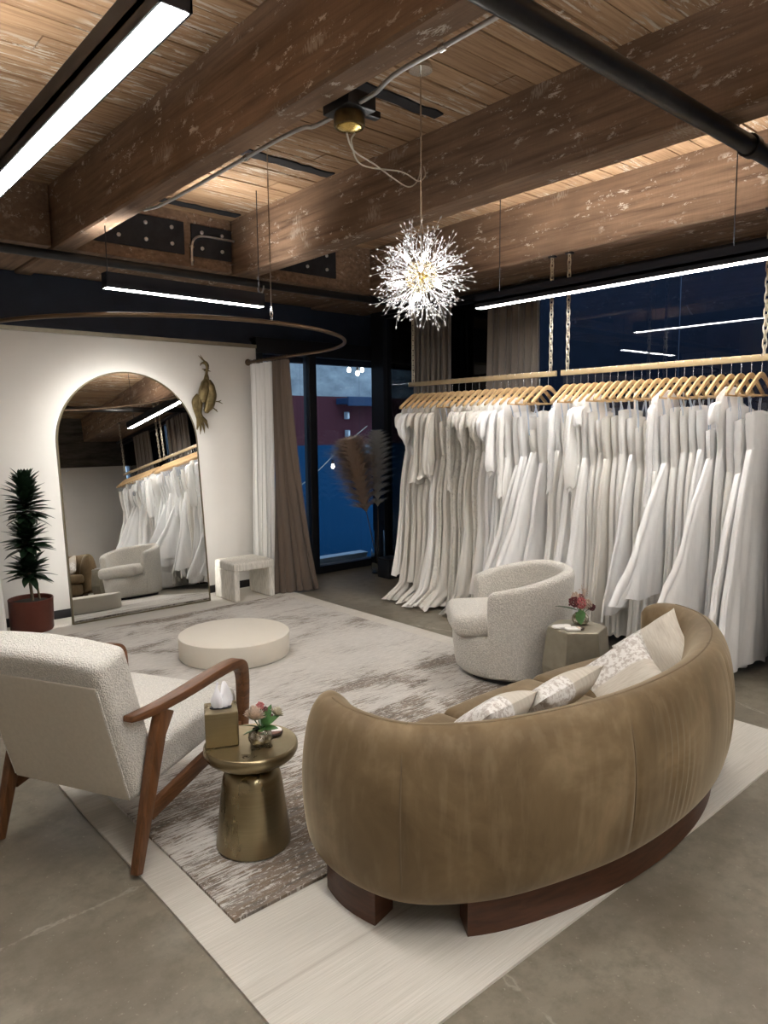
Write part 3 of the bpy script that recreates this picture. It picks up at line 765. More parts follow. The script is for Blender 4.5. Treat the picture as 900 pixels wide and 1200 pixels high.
# pillows on the sofa
def pillow(label, loc, rot, w=0.42, h=0.42, th=0.13, mat='pillow', group='lace and linen sofa pillows'):
    t = thing('throw_pillow', label, 'pillow', loc, 0, group); t.rotation_euler = rot
    k = 26
    def surf(sg):
        mb = MB()
        for j in range(k + 1):
            for i in range(k + 1):
                u = -1 + 2 * i / k; v = -1 + 2 * j / k
                x = u * w / 2 * (1 - 0.10 * (1 - v * v) * abs(u) ** 3); y = v * h / 2 * (1 - 0.10 * (1 - u * u) * abs(v) ** 3)
                e = max(0, (1 - u ** 4)) * max(0, (1 - v ** 4))
                z = sg * th / 2 * e ** 0.6 + 0.004 * math.sin(u * 7 + v * 4) * e
                mb.v.append((x, y, z))
        for j in range(k):
            for i in range(k):
                f = (j * (k + 1) + i, j * (k + 1) + i + 1, (j + 1) * (k + 1) + i + 1, (j + 1) * (k + 1) + i); mb.f.append(f if sg > 0 else f[::-1])
        return mb
    surf(1).build('pillow_front', M[mat], t, recalc=False); surf(-1).build('pillow_back', M[mat], t, recalc=False)
    return t
# pillows: local x along the pillow width, local y up its height
def P4(label, x, y, z, yaw, lean, roll, w, h, mat='pillow'):
    t = pillow(label, (x, y, z), (0, 0, 0), w, h, 0.12, mat)
    R_ = Matrix.Rotation(yaw, 4, 'Z') @ Matrix.Rotation(PI / 2 - lean, 4, 'X') @ Matrix.Rotation(roll, 4, 'Z')
    t.rotation_euler = R_.to_euler()
    return t
P4('linen pillow with a lace band lying lowest at the sofa end by the brass table', 2.06, 1.77, 0.525, PI + 0.10, 0.85, 0.08, 0.36, 0.30, 'pillow_turned')
P4('lace and linen pillow slumped behind the middle of the sofa back', 2.44, 1.76, 0.515, PI + 0.12, 0.85, -0.10, 0.44, 0.34, 'pillow_turned')
P4('front one of the two pillows leaning at the far sofa end, sharp corner up', 2.93, 1.71, 0.490, 1.5 * PI - 0.10, 0.75, -0.60, 0.38, 0.36)
P4('rear one of the two pillows leaning at the far sofa end, highest corner', 3.29, 1.75, 0.520, 1.5 * PI - 0.18, 0.60, 0.85, 0.38, 0.37)

# ------------------------------------------------------------------ lounge chair
lc = thing('lounge_chair', 'cream boucle lounge chair with a bent walnut frame, seen from behind', 'armchair', (0.94, 2.505, 0), math.radians(27))
W = 0.70
def yspan(b): return b
# local x forward, y to the chair's other side, z up; camera side frame at y=0
for y0 in (0.0, W):
    P = [(0.0, y0, RP + 0.006 if y0 == 0 else 0.006), (0.075, y0, 0.26), (0.15, y0, 0.50), (0.195, y0, 0.585)]
    bar(MB(), P, [0.034, 0.038, 0.040, 0.040], [0.036, 0.052, 0.062, 0.085], (-1, 0, 0.2)).build('rear_leg', M['walnut'], lc, bevel=0.005)
    P = catmull([(-0.005, y0, 0.618), (0.12, y0, 0.606), (0.30, y0, 0.607), (0.50, y0, 0.617), (0.64, y0, 0.618), (0.705, y0, 0.600), (0.735, y0, 0.55), (0.735, y0, 0.42), (0.715, y0, 0.20), (0.69, y0, RZ + 0.004)], 6)
    k = len(P); wl = []; hl = []
    for i, p in enumerate(P):
        u = i / (k - 1); wl.append(interp(u, [(0, 0.044), (0.3, 0.062), (0.5, 0.060), (0.7, 0.046), (1, 0.036)])); hl.append(interp(u, [(0, 0.024), (0.1, 0.034), (0.45, 0.040), (0.6, 0.055), (0.75, 0.052), (1, 0.034)]))
    # sweep in the side plane with a fixed sideways axis
    mb = MB()
    for i, p in enumerate(P):
        a = P[max(0, i - 1)]; b = P[min(k - 1, i + 1)]; T = (b - a).normalized(); N = Vector((-T.z, 0, T.x))
        for su, sv in ((-1, -1), (1, -1), (1, 1), (-1, 1)):
            q = p + Vector((0, su * wl[i] / 2, 0)) + N * (sv * hl[i] / 2); mb.v.append(tuple(q))
    for i in range(k - 1):
        for c in range(4):
            d = (c + 1) % 4; mb.f.append((i * 4 + c, i * 4 + d, (i + 1) * 4 + d, (i + 1) * 4 + c))
    mb.f += [(3, 2, 1, 0), tuple((k - 1) * 4 + c for c in range(4))]
    mb.build('arm', M['walnut_x'], lc, bevel=0.006, angle=35)
    bar(MB(), [(0.085, y0, 0.215), (0.40, y0, 0.270), (0.71, y0, 0.305)], 0.026, 0.062, (0, 0, 1)).build('side_rail', M['walnut_x'], lc, bevel=0.004)
bar(MB(), [(0.66, 0.0, 0.285), (0.66, W, 0.285)], 0.026, 0.06).build('cross_rail', M['walnut'], lc, bevel=0.004)
sc_ = rbox(0.315, W / 2 - 0.030, 0.075, 0.035, 14, 0.012).xf(Matrix.Translation((0.43, W / 2, 0.385)) @ Matrix.Rotation(-0.10, 4, 'Y'))
sc_.build('seat_cushion', M['boucle'], lc, angle=70)
A0 = Vector((0.135, W / 2, 0.27)); A1 = Vector((-0.035, W / 2, 0.86)); tv = (A1 - A0); Lb = tv.length; ang = math.atan2(-tv.x, tv.z)
Rb = Matrix.Translation((A0 + A1) / 2) @ Matrix.Rotation(-ang, 4, 'Y')
bc = rbox(0.078, W / 2 - 0.030, Lb / 2, 0.035, 14, 0.0)
def bow(x, y, z):
    t = y / (W / 2); return (x + 0.012 * (1 - t * t) * (1 if x > 0 else 0), y, z + 0.012 - 0.016 * (t * t) * max(0, z / (Lb / 2)) ** 2)
bc.warp(bow).xf(Rb).build('back_cushion', M['boucle'], lc, angle=70)
bp = rbox(0.006, W / 2 - 0.062, Lb / 2 - 0.055, 0.005, 8).xf(Rb @ Matrix.Translation((-0.0765, 0, -0.035)))
bp.build('back_panel', M['linen'], lc, angle=40)
for s in (-1, 1):
    pts = [Rb @ Vector((-0.079, s * (W / 2 - 0.060), z)) for z in np.linspace(-Lb / 2 + 0.03, Lb / 2 - 0.10, 12)]
    tube(MB(), pts, 0.004, 6).build('piping', M['boucle'], lc)

# ------------------------------------------------------------------ swivel armchair
ac = thing('barrel_armchair', 'round ivory boucle swivel armchair in front of the gown rails', 'armchair', (3.75, 3.01, RZ + 0.0005), math.radians(140))
# local x is forward
lathe(MB(), [(0.30, 0.0), (0.305, 0.004), (0.305, 0.028), (0.30, 0.03)], 64).build('base', M['black_box'], ac, loc=(0, 0, 0))
mb = MB(); n = 96
prof = [(0.005, 0.03), (0.30, 0.03), (0.335, 0.036), (0.350, 0.055), (0.358, 0.10), (0.366, 0.20), (0.372, 0.275), (0.360, 0.300), (0.33, 0.308), (0.005, 0.308)]
mb2 = lathe(MB(), prof, n, cap=False)
def sq(x, y, z):      # a slightly squared front
    return (x * (1.0 + 0.10 * max(0, x / 0.37) ** 2), y, z)
mb2.warp(sq).build('body', M['boucle_fine'], ac, angle=60)
# shell swept round the back
mb = MB(); A = math.radians(128); na = 120; ns = 0
for i in range(na + 1):
    th = lerp(-A, A, i / na); e = (A - abs(th)) * 0.37; k = math.sqrt(max(0.0004, 1 - (1 - min(1, e / 0.055)) ** 2))
    u = abs(th) / A
    top = 0.715 - 0.005 * u - 0.115 * max(0, (u - 0.30) / 0.70) ** 1.25
    top = 0.05 + (top - 0.05) * (0.90 + 0.10 * k)
    z0 = 0.055
    ro_b, ro_t, w = 0.362, 0.395, 0.085
    sec = [(ro_b - w, 0.28)]
    sec = []
    for t in np.linspace(0, 1, 10): sec.append((lerp(ro_b, ro_t, t ** 0.8), lerp(z0, top - 0.04, t)))
    for t in np.linspace(0.15, 1, 8): a_ = t * PI; sec.append((ro_t - w / 2 + math.cos(a_) * w / 2, top - 0.04 + math.sin(a_) * 0.04))
    for t in np.linspace(0.1, 1, 6): sec.append((ro_t - w - 0.012 * t, lerp(top - 0.04, 0.29, t)))
    sec.append((ro_b - w, z0))
    ns = len(sec); mid = ro_b - w / 2
    for r_, z in sec:
        rr = mid + (r_ - mid) * k
        x, y = -rr * math.cos(th), -rr * math.sin(th); mb.v.append(sq(x, y, z))
for i in range(na):
    for j in range(ns):
        q = (j + 1) % ns; mb.f.append((i * ns + j, i * ns + q, (i + 1) * ns + q, (i + 1) * ns + j))
mb.f.append(tuple(range(ns))); mb.f.append(tuple(na * ns + j for j in reversed(range(ns))))
mb.build('barrel_back', M['boucle_fine'], ac, angle=65)
sc2 = rbox(0.315, 0.275, 0.068, 0.055, 16, 0.02)
def rnd_back(x, y, z):
    if x < 0: y *= math.sqrt(max(0.0, 1 - 0.55 * (x / 0.315) ** 2))
    return (x * 1.0 + 0.02 * (1 - (y / 0.275) ** 2) * (1 if x > 0 else 0), y, z)
sc2.warp(rnd_back).xf(Matrix.Translation((0.105, 0, 0.375))).build('seat_cushion', M['boucle_fine'], ac, angle=70)

# ------------------------------------------------------------------ brass drum table
bt = thing('side_table', 'round brushed brass pedestal side table beside the lounge chair', 'side table', (1.375, 2.395, RZ))
Hh = 0.415
lathe(MB(), [(0.140, 0), (0.146, 0.006), (0.146, 0.015), (0.138, 0.08), (0.127, 0.18), (0.118, 0.255), (0.113, 0.285), (0.103, 0.307), (0.085, 0.318), (0.060, 0.322), (0.057, 0.327), (0.057, 0.35)], 72).build('pedestal', M['brass'], bt, angle=50)
lathe(MB(), [(0.055, 0.343), (0.115, 0.345), (0.150, 0.353), (0.172, 0.368), (0.182, 0.385), (0.183, 0.401), (0.181, 0.411), (0.176, Hh), (0.168, Hh - 0.001)], 96).build('table_top', M['brass'], bt, angle=45)
TZ = RZ + Hh
# tissue box
tb = thing('tissue_box', 'square brass tissue box with a tissue pulled up, on the round brass table', 'tissue box', (1.296, 2.482, TZ + 0.0006), math.radians(-26))
s = 0.063; h = 0.135
mb = BX(-s, s, -s, s, 0, h); o = mb.build('box', M['brass'], tb, smooth=False, bevel=0.004)
lathe(MB(), [(0.036, 0.0), (0.036, 0.003), (0.030, 0.003)], 32).warp(lambda x, y, z: (x * 1.2, y * 0.6, z + h)).build('opening_rim', M['black_metal'], tb)
mb = MB(); r_ = random.Random(4); nn = 28
for lev in range(9):
    t = lev / 8
    for k in range(nn):
        a = 2 * PI * k / nn; rr = (0.014 + 0.022 * math.sin(PI * min(1, t * 0.75 + 0.1))) * (1 - 0.5 * t) * (1 + 0.35 * math.sin(3 * a + 1) * (0.3 + t) + 0.2 * math.sin(7 * a))
        mb.v.append((rr * math.cos(a) * 1.2, rr * math.sin(a) * 0.6 + 0.006 * t, h + 0.080 * t * (1 + 0.38 * math.sin(2 * a + 0.6) * t) - 0.008))
for lev in range(8):
    for k in range(nn):
        j = (k + 1) % nn; mb.f.append((lev * nn + k, lev * nn + j, (lev + 1) * nn + j, (lev + 1) * nn + k))
mb.f.append(tuple(8 * nn + k for k in range(nn)))
mb.build('tissue', M['paper'], tb, angle=60)
# coaster
def coaster(label, loc, r=0.037, rz=0.3, grp=None):
    t = thing('coaster', label, 'coaster', loc, rz, grp)
    n_ = 40
    lathe(MB(), [(r * 0.95, 0), (r, 0.002), (r, 0.008), (r * 0.96, 0.010)], n_).build('edge', M['agate_edge'], t)
    def half(s0, s1, z):
        mb = MB(); k = 24; pts = [(r * 0.94 * math.cos(lerp(s0, s1, i / k)), r * 0.94 * math.sin(lerp(s0, s1, i / k))) for i in range(k + 1)]
        mb.v = [(x, y, 0.0095) for x, y in pts] + [(x, y, z) for x, y in pts]
        mb.f = [tuple(range(k + 1))[::-1], tuple(k + 1 + i for i in range(k + 1))] + [(i, (i + 1) % (k + 1), k + 1 + (i + 1) % (k + 1), k + 1 + i) for i in range(k + 1)]
        return mb
    half(-0.35, PI + 0.35, 0.0125).build('stone_inlay', M['agate'], t, smooth=False)
    half(PI + 0.35, 2 * PI - 0.35, 0.0123).build('wood_inlay', M['coaster_wood'], t, smooth=False)
coaster('round white and wood coaster on the round brass table behind the flowers', (1.480, 2.408, TZ + 0.0005), 0.042, -0.5)

def vase(label, loc, r):
    t = thing('flower_vase', label, 'vase', loc)
    pr = [(0.55, 0.0), (0.75, 0.02), (0.97, 0.38), (1.0, 0.62), (0.93, 0.95), (0.74, 1.16), (0.66, 1.24), (0.64, 1.30), (0.60, 1.30), (0.66, 1.12), (0.86, 0.9), (0.9, 0.6), (0.6, 0.1)]
    mb = lathe(MB(), [(a * r, b * r) for a, b in pr], 48)
    mb.warp(lambda x, y, z: (x * (1 + 0.03 * math.sin(9 * math.atan2(y, x) + z / r * 4)), y * (1 + 0.03 * math.sin(9 * math.atan2(y, x) + z / r * 4)), z))
    mb.build('body', M['vase'], t); return r * 1.25
def leafmesh(L, w, bend=0.3, n_=8):
    mb = MB()
    for i in range(n_ + 1):
        t = i / n_; ww = w * math.sin(PI * min(1, t ** 0.8)) ** 0.8 * (1 if 0 < i < n_ else 0.05); x = L * t; z = -bend * L * t * t
        mb.v += [(x, -ww / 2, z), (x, 0, z - 0.12 * ww), (x, ww / 2, z), (x, 0, z - 0.12 * ww - 0.0012)]
    for i in range(n_):
        for k in range(4):
            j = (k + 1) % 4; mb.f.append((i * 4 + k, i * 4 + j, (i + 1) * 4 + j, (i + 1) * 4 + k))
    return mb
def placed(mb, loc, az, el, roll=0): return MB().join(mb, Matrix.Translation(loc) @ Matrix.Rotation(az, 4, 'Z') @ Matrix.Rotation(-el, 4, 'Y') @ Matrix.Rotation(roll, 4, 'X'))
def protea(mb, r, h, layers=5, n_=14):
    for l in range(layers):
        t = l / (layers - 1)
        for k in range(n_):
            a = 2 * PI * (k + 0.5 * l) / n_
            p = leafmesh(h * (0.75 + 0.25 * t), r * 0.5, -0.12 + 0.35 * (1 - t), 5)
            mb.join(p, Matrix.Translation((0, 0, 0)) @ Matrix.Rotation(a, 4, 'Z') @ Matrix.Translation((r * 0.25 * (1 - t), 0, 0)) @ Matrix.Rotation(-math.radians(lerp(38, 82, t)), 4, 'Y'))
    return mb
def puffball(r, n_=70, seed=1):
    rr = random.Random(seed); mb = MB()
    for k in range(n_):
        z = 1 - 2 * (k + 0.5) / n_; a = k * 2.39996
        d = Vector((math.sqrt(1 - z * z) * math.cos(a), math.sqrt(1 - z * z) * math.sin(a), z)) * r * rr.uniform(0.7, 1.05)
        ball(mb, d, r * 0.2, 6, 4)
    return mb
vh = vase('squat hammered silver vase of mixed blooms on the round brass table', (1.395, 2.355, TZ + 0.0005), 0.046)
fb = thing('flower_bouquet', 'bouquet of cream, pink and dark green leaves in the vase on the brass table', 'flowers', (1.400, 2.350, TZ + 0.034))
for (az, el, L, w, z0) in ((0.2, 1.15, 0.085, 0.034, .035), (-0.6, 0.8, 0.08, 0.034, .035), (2.4, 0.35, 0.075, 0.030, .033), (3.2, 0.25, 0.08, 0.030, .03), (4.1, 0.45, 0.07, 0.032, .03), (0.9, 0.55, 0.08, 0.03, .03), (5.2, 0.3, 0.06, 0.03, .03)):
    placed(leafmesh(L, w, 0.25), (0.008 * math.cos(az), 0.008 * math.sin(az), z0), az, el, 0.4).build('leaf', M['leaf'], fb, angle=80)
def stem_to(p, parent, r=0.0018): tube(MB(), catmull([(0, 0, 0.005), (p[0] * 0.4, p[1] * 0.4, p[2] * 0.55), p], 5), r, 6).build('stem', M['leaf'], parent)
for p, kind in (((-0.025, 0.015, 0.065), 'blush'), ((0.052, -0.018, 0.072), 'cream_petal')):
    stem_to(p, fb); protea(MB(), 0.030 if kind == 'blush' else 0.020, 0.055 if kind == 'blush' else 0.036).build('bloom', M[kind], fb, loc=p, rot=(0, 0.2 if p[0] < 0 else 0.6, 0), angle=80)
for p, r, kind, sd in (((0.012, 0.028, 0.108), 0.015, 'pink', 1), ((-0.014, 0.042, 0.100), 0.011, 'blush', 2), ((0.036, 0.03, 0.085), 0.012, 'maroon', 3), ((0.048, 0.006, 0.060), 0.009, 'maroon', 5), ((-0.04, 0.035, 0.095), 0.009, 'blush', 7)):
    stem_to(p, fb); puffball(r, 60, sd).build('bloom', M[kind], fb, loc=p)

# ------------------------------------------------------------------ faceted side table and its small things
hx = thing('side_table', 'faceted pale metal side table between the armchair and the sofa', 'side table', (3.60, 2.41, RZ + 0.0003), 0.28)
HZ = 0.455; mb = MB(); nh = 6; rings = [(0.165, 0.0, 0.0), (0.235, 0.21, PI / 6), (0.18, HZ, 0.0)]
rings = [(0.17, 0.0, 0.0), (0.205, 0.22, 0.0), (0.175, HZ - 0.006, 0.0), (0.17, HZ, 0.0)]
lathe(mb, [(r, z) for r, z, _ in rings], 6).build('body', M['champagne'], hx, smooth=False, bevel=0.003)
HT = RZ + 0.0003 + HZ
vase('round silver vase with dark red blooms on the faceted table', (3.655, 2.425, HT + 0.0005), 0.05)
fb2 = thing('flower_bouquet', 'pink and dark red bouquet with one long leaf on the faceted table', 'flowers', (3.655, 2.425, HT + 0.035))
for (az, el, L, w, z0) in ((2.3, 0.40, 0.13, 0.05, .05), (3.7, -0.55, 0.10, 0.06, .055), (0.4, 0.7, 0.06, 0.03, .03)):
    placed(leafmesh(L, w, 0.25), (0.02 * math.cos(az), 0.02 * math.sin(az), z0), az, el, 0.3).build('leaf', M['leaf'], fb2, angle=80)
for p, r, kind, sd in (((-0.035, 0.025, 0.100), 0.030, 'maroon', 11), ((0.0, 0.0, 0.092), 0.034, 'pink', 12), ((0.040, -0.02, 0.082), 0.028, 'blush', 13), ((0.055, -0.04, 0.065), 0.022, 'maroon', 14), ((-0.005, 0.035, 0.128), 0.024, 'blush', 15), ((0.02, 0.02, 0.118), 0.024, 'maroon', 16)):
    stem_to(p, fb2); puffball(r, 60, sd).build('bloom', M[kind], fb2, loc=p)
mb = MB(); r_ = random.Random(5)
for k in range(7):
    tube(mb, catmull([(0.01, 0, 0.03), (0.015 + 0.004 * k, 0, 0.10), (0.02 + r_.uniform(-0.01, 0.03), r_.uniform(-0.02, 0.02), 0.16 + 0.008 * k)], 4), 0.0012, 5)
    for q in range(6): ball(mb, (0.02 + r_.uniform(-0.015, 0.035), r_.uniform(-0.02, 0.02), 0.11 + 0.012 * q), 0.003, 5, 4)
mb.build('filler_sprig', M['blush'], fb2)
for i, (x, y, a) in enumerate(((3.500, 2.455, 0.4), (3.515, 2.375, 0.2))):
    t = thing('agate_coaster', ['white stone slice on the faceted table, the one further behind', 'white stone slice with a pink and dark end on the faceted table front edge'][i], 'coaster', (x, y, HT + 0.0005), -0.7 + a * 0.5)
    lathe(MB(), [(0.90, 0), (1, 0.003), (1, 0.009), (0.95, 0.012)], 28).warp(lambda X, Y, Z: (X * 0.058 * (1 + 0.08 * math.cos(3 * math.atan2(Y, X))), Y * 0.032 * (1 + 0.05 * math.cos(2 * math.atan2(Y, X))), Z)).build('slice', M['agate'], t)
    lathe(MB(), [(0.90, 0), (1, 0.003), (1, 0.0095), (0.95, 0.0125)], 20).warp(lambda X, Y, Z: (0.040 + X * 0.022, Y * 0.027, Z)).build('dark_edge', M['agate_edge'] if i else M['agate'], t)
    if i: BX(0.018, 0.040, -0.024, 0.024, 0.0122, 0.0135).build('pink_band', M['blush'], t, bevel=0.0004)

# ------------------------------------------------------------------ platform, stool
o = lathe(MB(), [(0.385, 0.0), (0.392, 0.004), (0.398, 0.012), (0.400, 0.150), (0.398, 0.158), (0.392, 0.162), (0.0005, 0.162)], 128).build('fitting_platform', M['cream_lacquer'], None, angle=40, loc=(2.545, 4.62, RZ + 0.0005))
tag(o, 'low round cream platform standing on the streaked rug', 'platform')
st = thing('waterfall_stool', 'white textured waterfall stool beside the arched mirror', 'stool', (3.575, 6.245, RP))
def m_st():
    m = Mat('ribbed_white_boucle', 0.95, spec=0.08, col=(0.72, 0.69, 0.63)); w = m.noise(m.co((34, 34, 6)), 2.0, 4, 0.6)
    m.set('Base Color', m.ramp(w, [(0.35, (0.56, 0.535, 0.48)), (0.6, (0.74, 0.71, 0.65))])); m.bump(w, 0.6, 0.01); return m.m
M['stool'] = m_st()
hx_, hy_, hz_ = 0.225, 0.20, 0.375
rbox(hx_, hy_, 0.042, 0.022, 10, 0.004).xf(Matrix.Translation((0, 0, hz_ - 0.042))).build('seat', M['stool'], st, angle=60)
for s_ in (-1, 1):
    rbox(0.030, hy_, (hz_ - 0.075) / 2, 0.014, 8).xf(Matrix.Translation((s_ * (hx_ - 0.030), 0, (hz_ - 0.075) / 2))).build('leg', M['stool'], st, angle=60)

# ------------------------------------------------------------------ arched mirror with back light
TH = math.atan2(0.21, 2.2)
mi = thing('arched_mirror', 'tall arched mirror glowing from behind, leaning against the white wall', 'mirror', (2.575, 6.285, RP + 0.004))
mi.rotation_euler = (-TH, 0, 0)
Rm = 0.645; zs = 1.535
def arch(r, zb, z0s=zs, k=48):
    pts = [(-r, zb), (-r, z0s)] + [(-r * math.cos(PI * i / k), z0s + r * math.sin(PI * i / k)) for i in range(1, k)] + [(r, z0s), (r, zb)]
    return pts
def extr(mb, pts, y0, y1):
    n_ = len(pts); b = [(x, y0, z) for x, z in pts] + [(x, y1, z) for x, z in pts]
    return mb.add(b, [tuple(range(n_)), tuple(n_ + i for i in reversed(range(n_)))] + [(i, n_ + i, n_ + (i + 1) % n_, (i + 1) % n_) for i in range(n_)])
extr(MB(), arch(Rm - 0.010, 0.012), 0.004, 0.008).build('mirror_glass', M['mirror'], mi, smooth=False)
extr(MB(), arch(Rm - 0.012, 0.014), 0.010, 0.028).build('back_board', M['black_box'], mi, smooth=False)
po = arch(Rm, 0.0); pi_ = arch(Rm - 0.012, 0.012); mb = MB(); n_ = len(po)
for y in (0.0, 0.032):
    mb.v += [(x, y, z) for x, z in po] + [(x, y, z) for x, z in pi_]
for i in range(n_):
    j = (i + 1) % n_
    mb.f += [(i, j, n_ + j, n_ + i), (2 * n_ + i, 3 * n_ + i, 3 * n_ + j, 2 * n_ + j), (i, 2 * n_ + i, 2 * n_ + j, j), (n_ + i, n_ + j, 3 * n_ + j, 3 * n_ + i)]
mb.build('mirror_frame', M['mframe'], mi, smooth=False)
pts = [Vector((x, 0.040, z)) for x, z in arch(Rm - 0.05, 0.10)]
dense = []
for a, b in zip(pts, pts[1:]):
    k = max(1, int((b - a).length / 0.05)); dense += [a.lerp(b, i / k) for i in range(k)]
dense.append(pts[-1])
tube(MB(), dense, 0.007, 6).build('back_light_strip', M['led_halo'], mi)

# ------------------------------------------------------------------ potted dracaena
pp = thing('plant_pot', 'rust red round pot on the floor beside the arched mirror', 'plant pot', (1.63, 6.37, RP))
lathe(MB(), [(0.14, 0.0), (0.158, 0.006), (0.166, 0.022), (0.172, 0.26), (0.174, 0.272), (0.170, 0.276), (0.162, 0.272), (0.160, 0.235), (0.10, 0.23), (0.001, 0.23)], 64).build('pot', M['terracotta'], pp)
lathe(MB(), [(0.158, 0.0), (0.158, 0.012), (0.10, 0.02), (0.001, 0.022)], 40).build('soil', M['soil'], pp, loc=(0, 0, 0.228))
pl = thing('dracaena_plant', 'dark green dracaena with three leaf heads in the rust red pot', 'plant', (1.63, 6.37, RP + 0.252))
def head(c, r, hgt, n_, seed):
    rr = random.Random(seed); mb = MB()
    for k in range(n_):
        t = k / n_; a = k * 2.39996; el = math.radians(lerp(2, 84, t ** 0.9) + rr.uniform(-10, 10)); L = r * rr.uniform(0.75, 1.1) * lerp(1.0, 0.85, t)
        mb.join(placed(leafmesh(L, 0.068, 0.38, 7), (0, 0, hgt * (t - 0.5)), a, el, rr.uniform(-0.3, 0.3)))
    return mb.build('leaf_head', M['leaf_dark'], pl, angle=80, loc=c)
tube(MB(), catmull([(0.015, 0, 0.0), (0.0, 0.0, 0.25), (-0.01, 0, 0.50), (0.0, 0, 0.88)], 6), [0.013] * 19, 8).build('stem', M['stem'], pl)
tube(MB(), catmull([(0.075, 0.02, 0.0), (0.055, 0.02, 0.20), (0.035, 0.0, 0.45), (0.03, 0, 0.60)], 6), [0.009] * 19, 8).build('stem', M['stem'], pl)
head((0.01, 0, 0.83), 0.195, 0.26, 130, 1); head((0.0, 0, 0.515), 0.195, 0.16, 100, 2); head((0.0, 0.0, 0.25), 0.195, 0.10, 70, 3)

# ------------------------------------------------------------------ brass bird on the wall
bd = thing('wall_bird_sculpture', 'antique brass peacock sculpture hanging on the white wall over the stool', 'wall sculpture', (3.40, 6.66, 2.03))
def Bp(zx, zy, y=-0.06): return Vector(((zx - 230) * 0.00086, y, (600 - zy) * 0.00074))
def bpath(pts, rad, mb=None, n_=14, m_=6, flat=1.0):
    C = catmull([Bp(*p) for p in pts], m_); k = len(C) - 1
    R_ = [interp(i / k * (len(rad) - 1), list(enumerate(rad))) for i in range(k + 1)]
    return tube(mb or MB(), C, R_, n_, True, flat)
bpath([(192, 255, -.05), (205, 225, -.055), (250, 215, -.06), (272, 250, -.06), (270, 290, -.06), (262, 350, -.06), (258, 420, -.06), (245, 500, -.06), (225, 590, -.065), (215, 680, -.06), (210, 740, -.06)],
      [0.003, 0.007, 0.018, 0.019, 0.013, 0.014, 0.026, 0.050, 0.058, 0.052, 0.03]).build('body', M['old_brass'], bd)
bpath([(270, 440, -.085), (285, 540, -.09), (290, 650, -.09), (270, 760, -.085), (230, 850, -.075), (215, 875, -.07)], [0.02, 0.045, 0.055, 0.05, 0.03, 0.006]).build('wing', M['old_brass'], bd)
mb = MB()
for e in ((165, 125), (190, 115), (215, 150)): bpath([(255, 205), (225, 180), (e[0], e[1])], [0.010, 0.008, 0.002], mb, 8)
for e in ((205, 295), (300, 280), (315, 325), (225, 320)): bpath([(262, 300), ((262 + e[0]) / 2, (300 + e[1]) / 2 + 4), e], [0.008, 0.006, 0.002], mb, 8)
mb.build('crest', M['old_brass'], bd)
mb = MB()
for (m1, e) in (((115, 830), (125, 1100)), ((120, 850), (160, 1160)), ((130, 860), (215, 1145)), ((150, 870), (265, 1085)), ((105, 800), (115, 1095)), ((165, 900), (250, 1010))):
    bpath([(150, 640, -.05), (m1[0], 720, -.05), m1 + (-.05,), ((m1[0] + e[0]) / 2 + 25, (m1[1] + e[1]) / 2 + 20, -.05), e + (-.05,)], [0.022, 0.03, 0.024, 0.014, 0.003], mb, 8)
mb.build('tail', M['old_brass'], bd)
for a, b, t in (((310, 720), (375, 725), ((410, 705), (425, 750))), ((275, 775), (340, 840), ((360, 865), (350, 830)))):
    mb = MB(); bpath([a + (-.08,), b + (-.10,)], [0.007, 0.006], mb, 8)
    for e in t: bpath([b + (-.10,), e + (-.10,)], [0.006, 0.003], mb, 8)
    mb.build('leg', M['old_brass'], bd)
tube(MB(), [Bp(225, 560, 0.0), Bp(225, 560, -0.04)], 0.012, 8).build('wall_mount', M['old_brass'], bd)
# ------------------------------------------------------------------ ring rod and curtains
RC = Vector((2.55, 5.50, 2.35)); RR = 1.38
rod = thing('curtain_rod', 'large bronze horseshoe curtain rod reaching out from the white wall', 'curtain rod', (RC.x, RC.y, RC.z))
P = [(RR, 1.15, 0), (RR, 0.8, 0), (RR, 0.4, 0)] + [(RR * math.cos(a), -RR * math.sin(a), 0) for a in np.linspace(0, PI, 49)] + [(-RR, 0.4, 0), (-RR, 0.8, 0), (-RR, 1.15, 0)]
tube(MB(), P, 0.014, 12).build('rod', M['rod_brass'], rod)
for s_ in (-1, 1): lathe(MB(), [(0.034, 0), (0.034, 0.008), (0.018, 0.02), (0.016, 0.05)], 24).xf(Matrix.Rotation(PI / 2, 4, 'X')).build('flange', M['rod_brass'], rod, loc=(s_ * RR, 1.159, 0))
for a, top in ((1.52, CEIL - 2.35),):
    x, y = RR * math.cos(a), -RR * math.sin(a)
    tube(MB(), [(x, y, 0.10), (x, y, 0.6), (x, y, top)], 0.004, 6).build('hanging_wire', M['chrome'], rod)
    mb = MB()
    for k in range(3): tube(mb, [(x + 0.010 * math.cos(q) * (k % 2), y + 0.010 * math.cos(q) * (1 - k % 2), 0.028 + k * 0.027 + 0.018 * math.sin(q)) for q in np.linspace(0, 2 * PI, 13)], 0.003, 5)
    mb.build('chain_link', M['chrome'], rod)

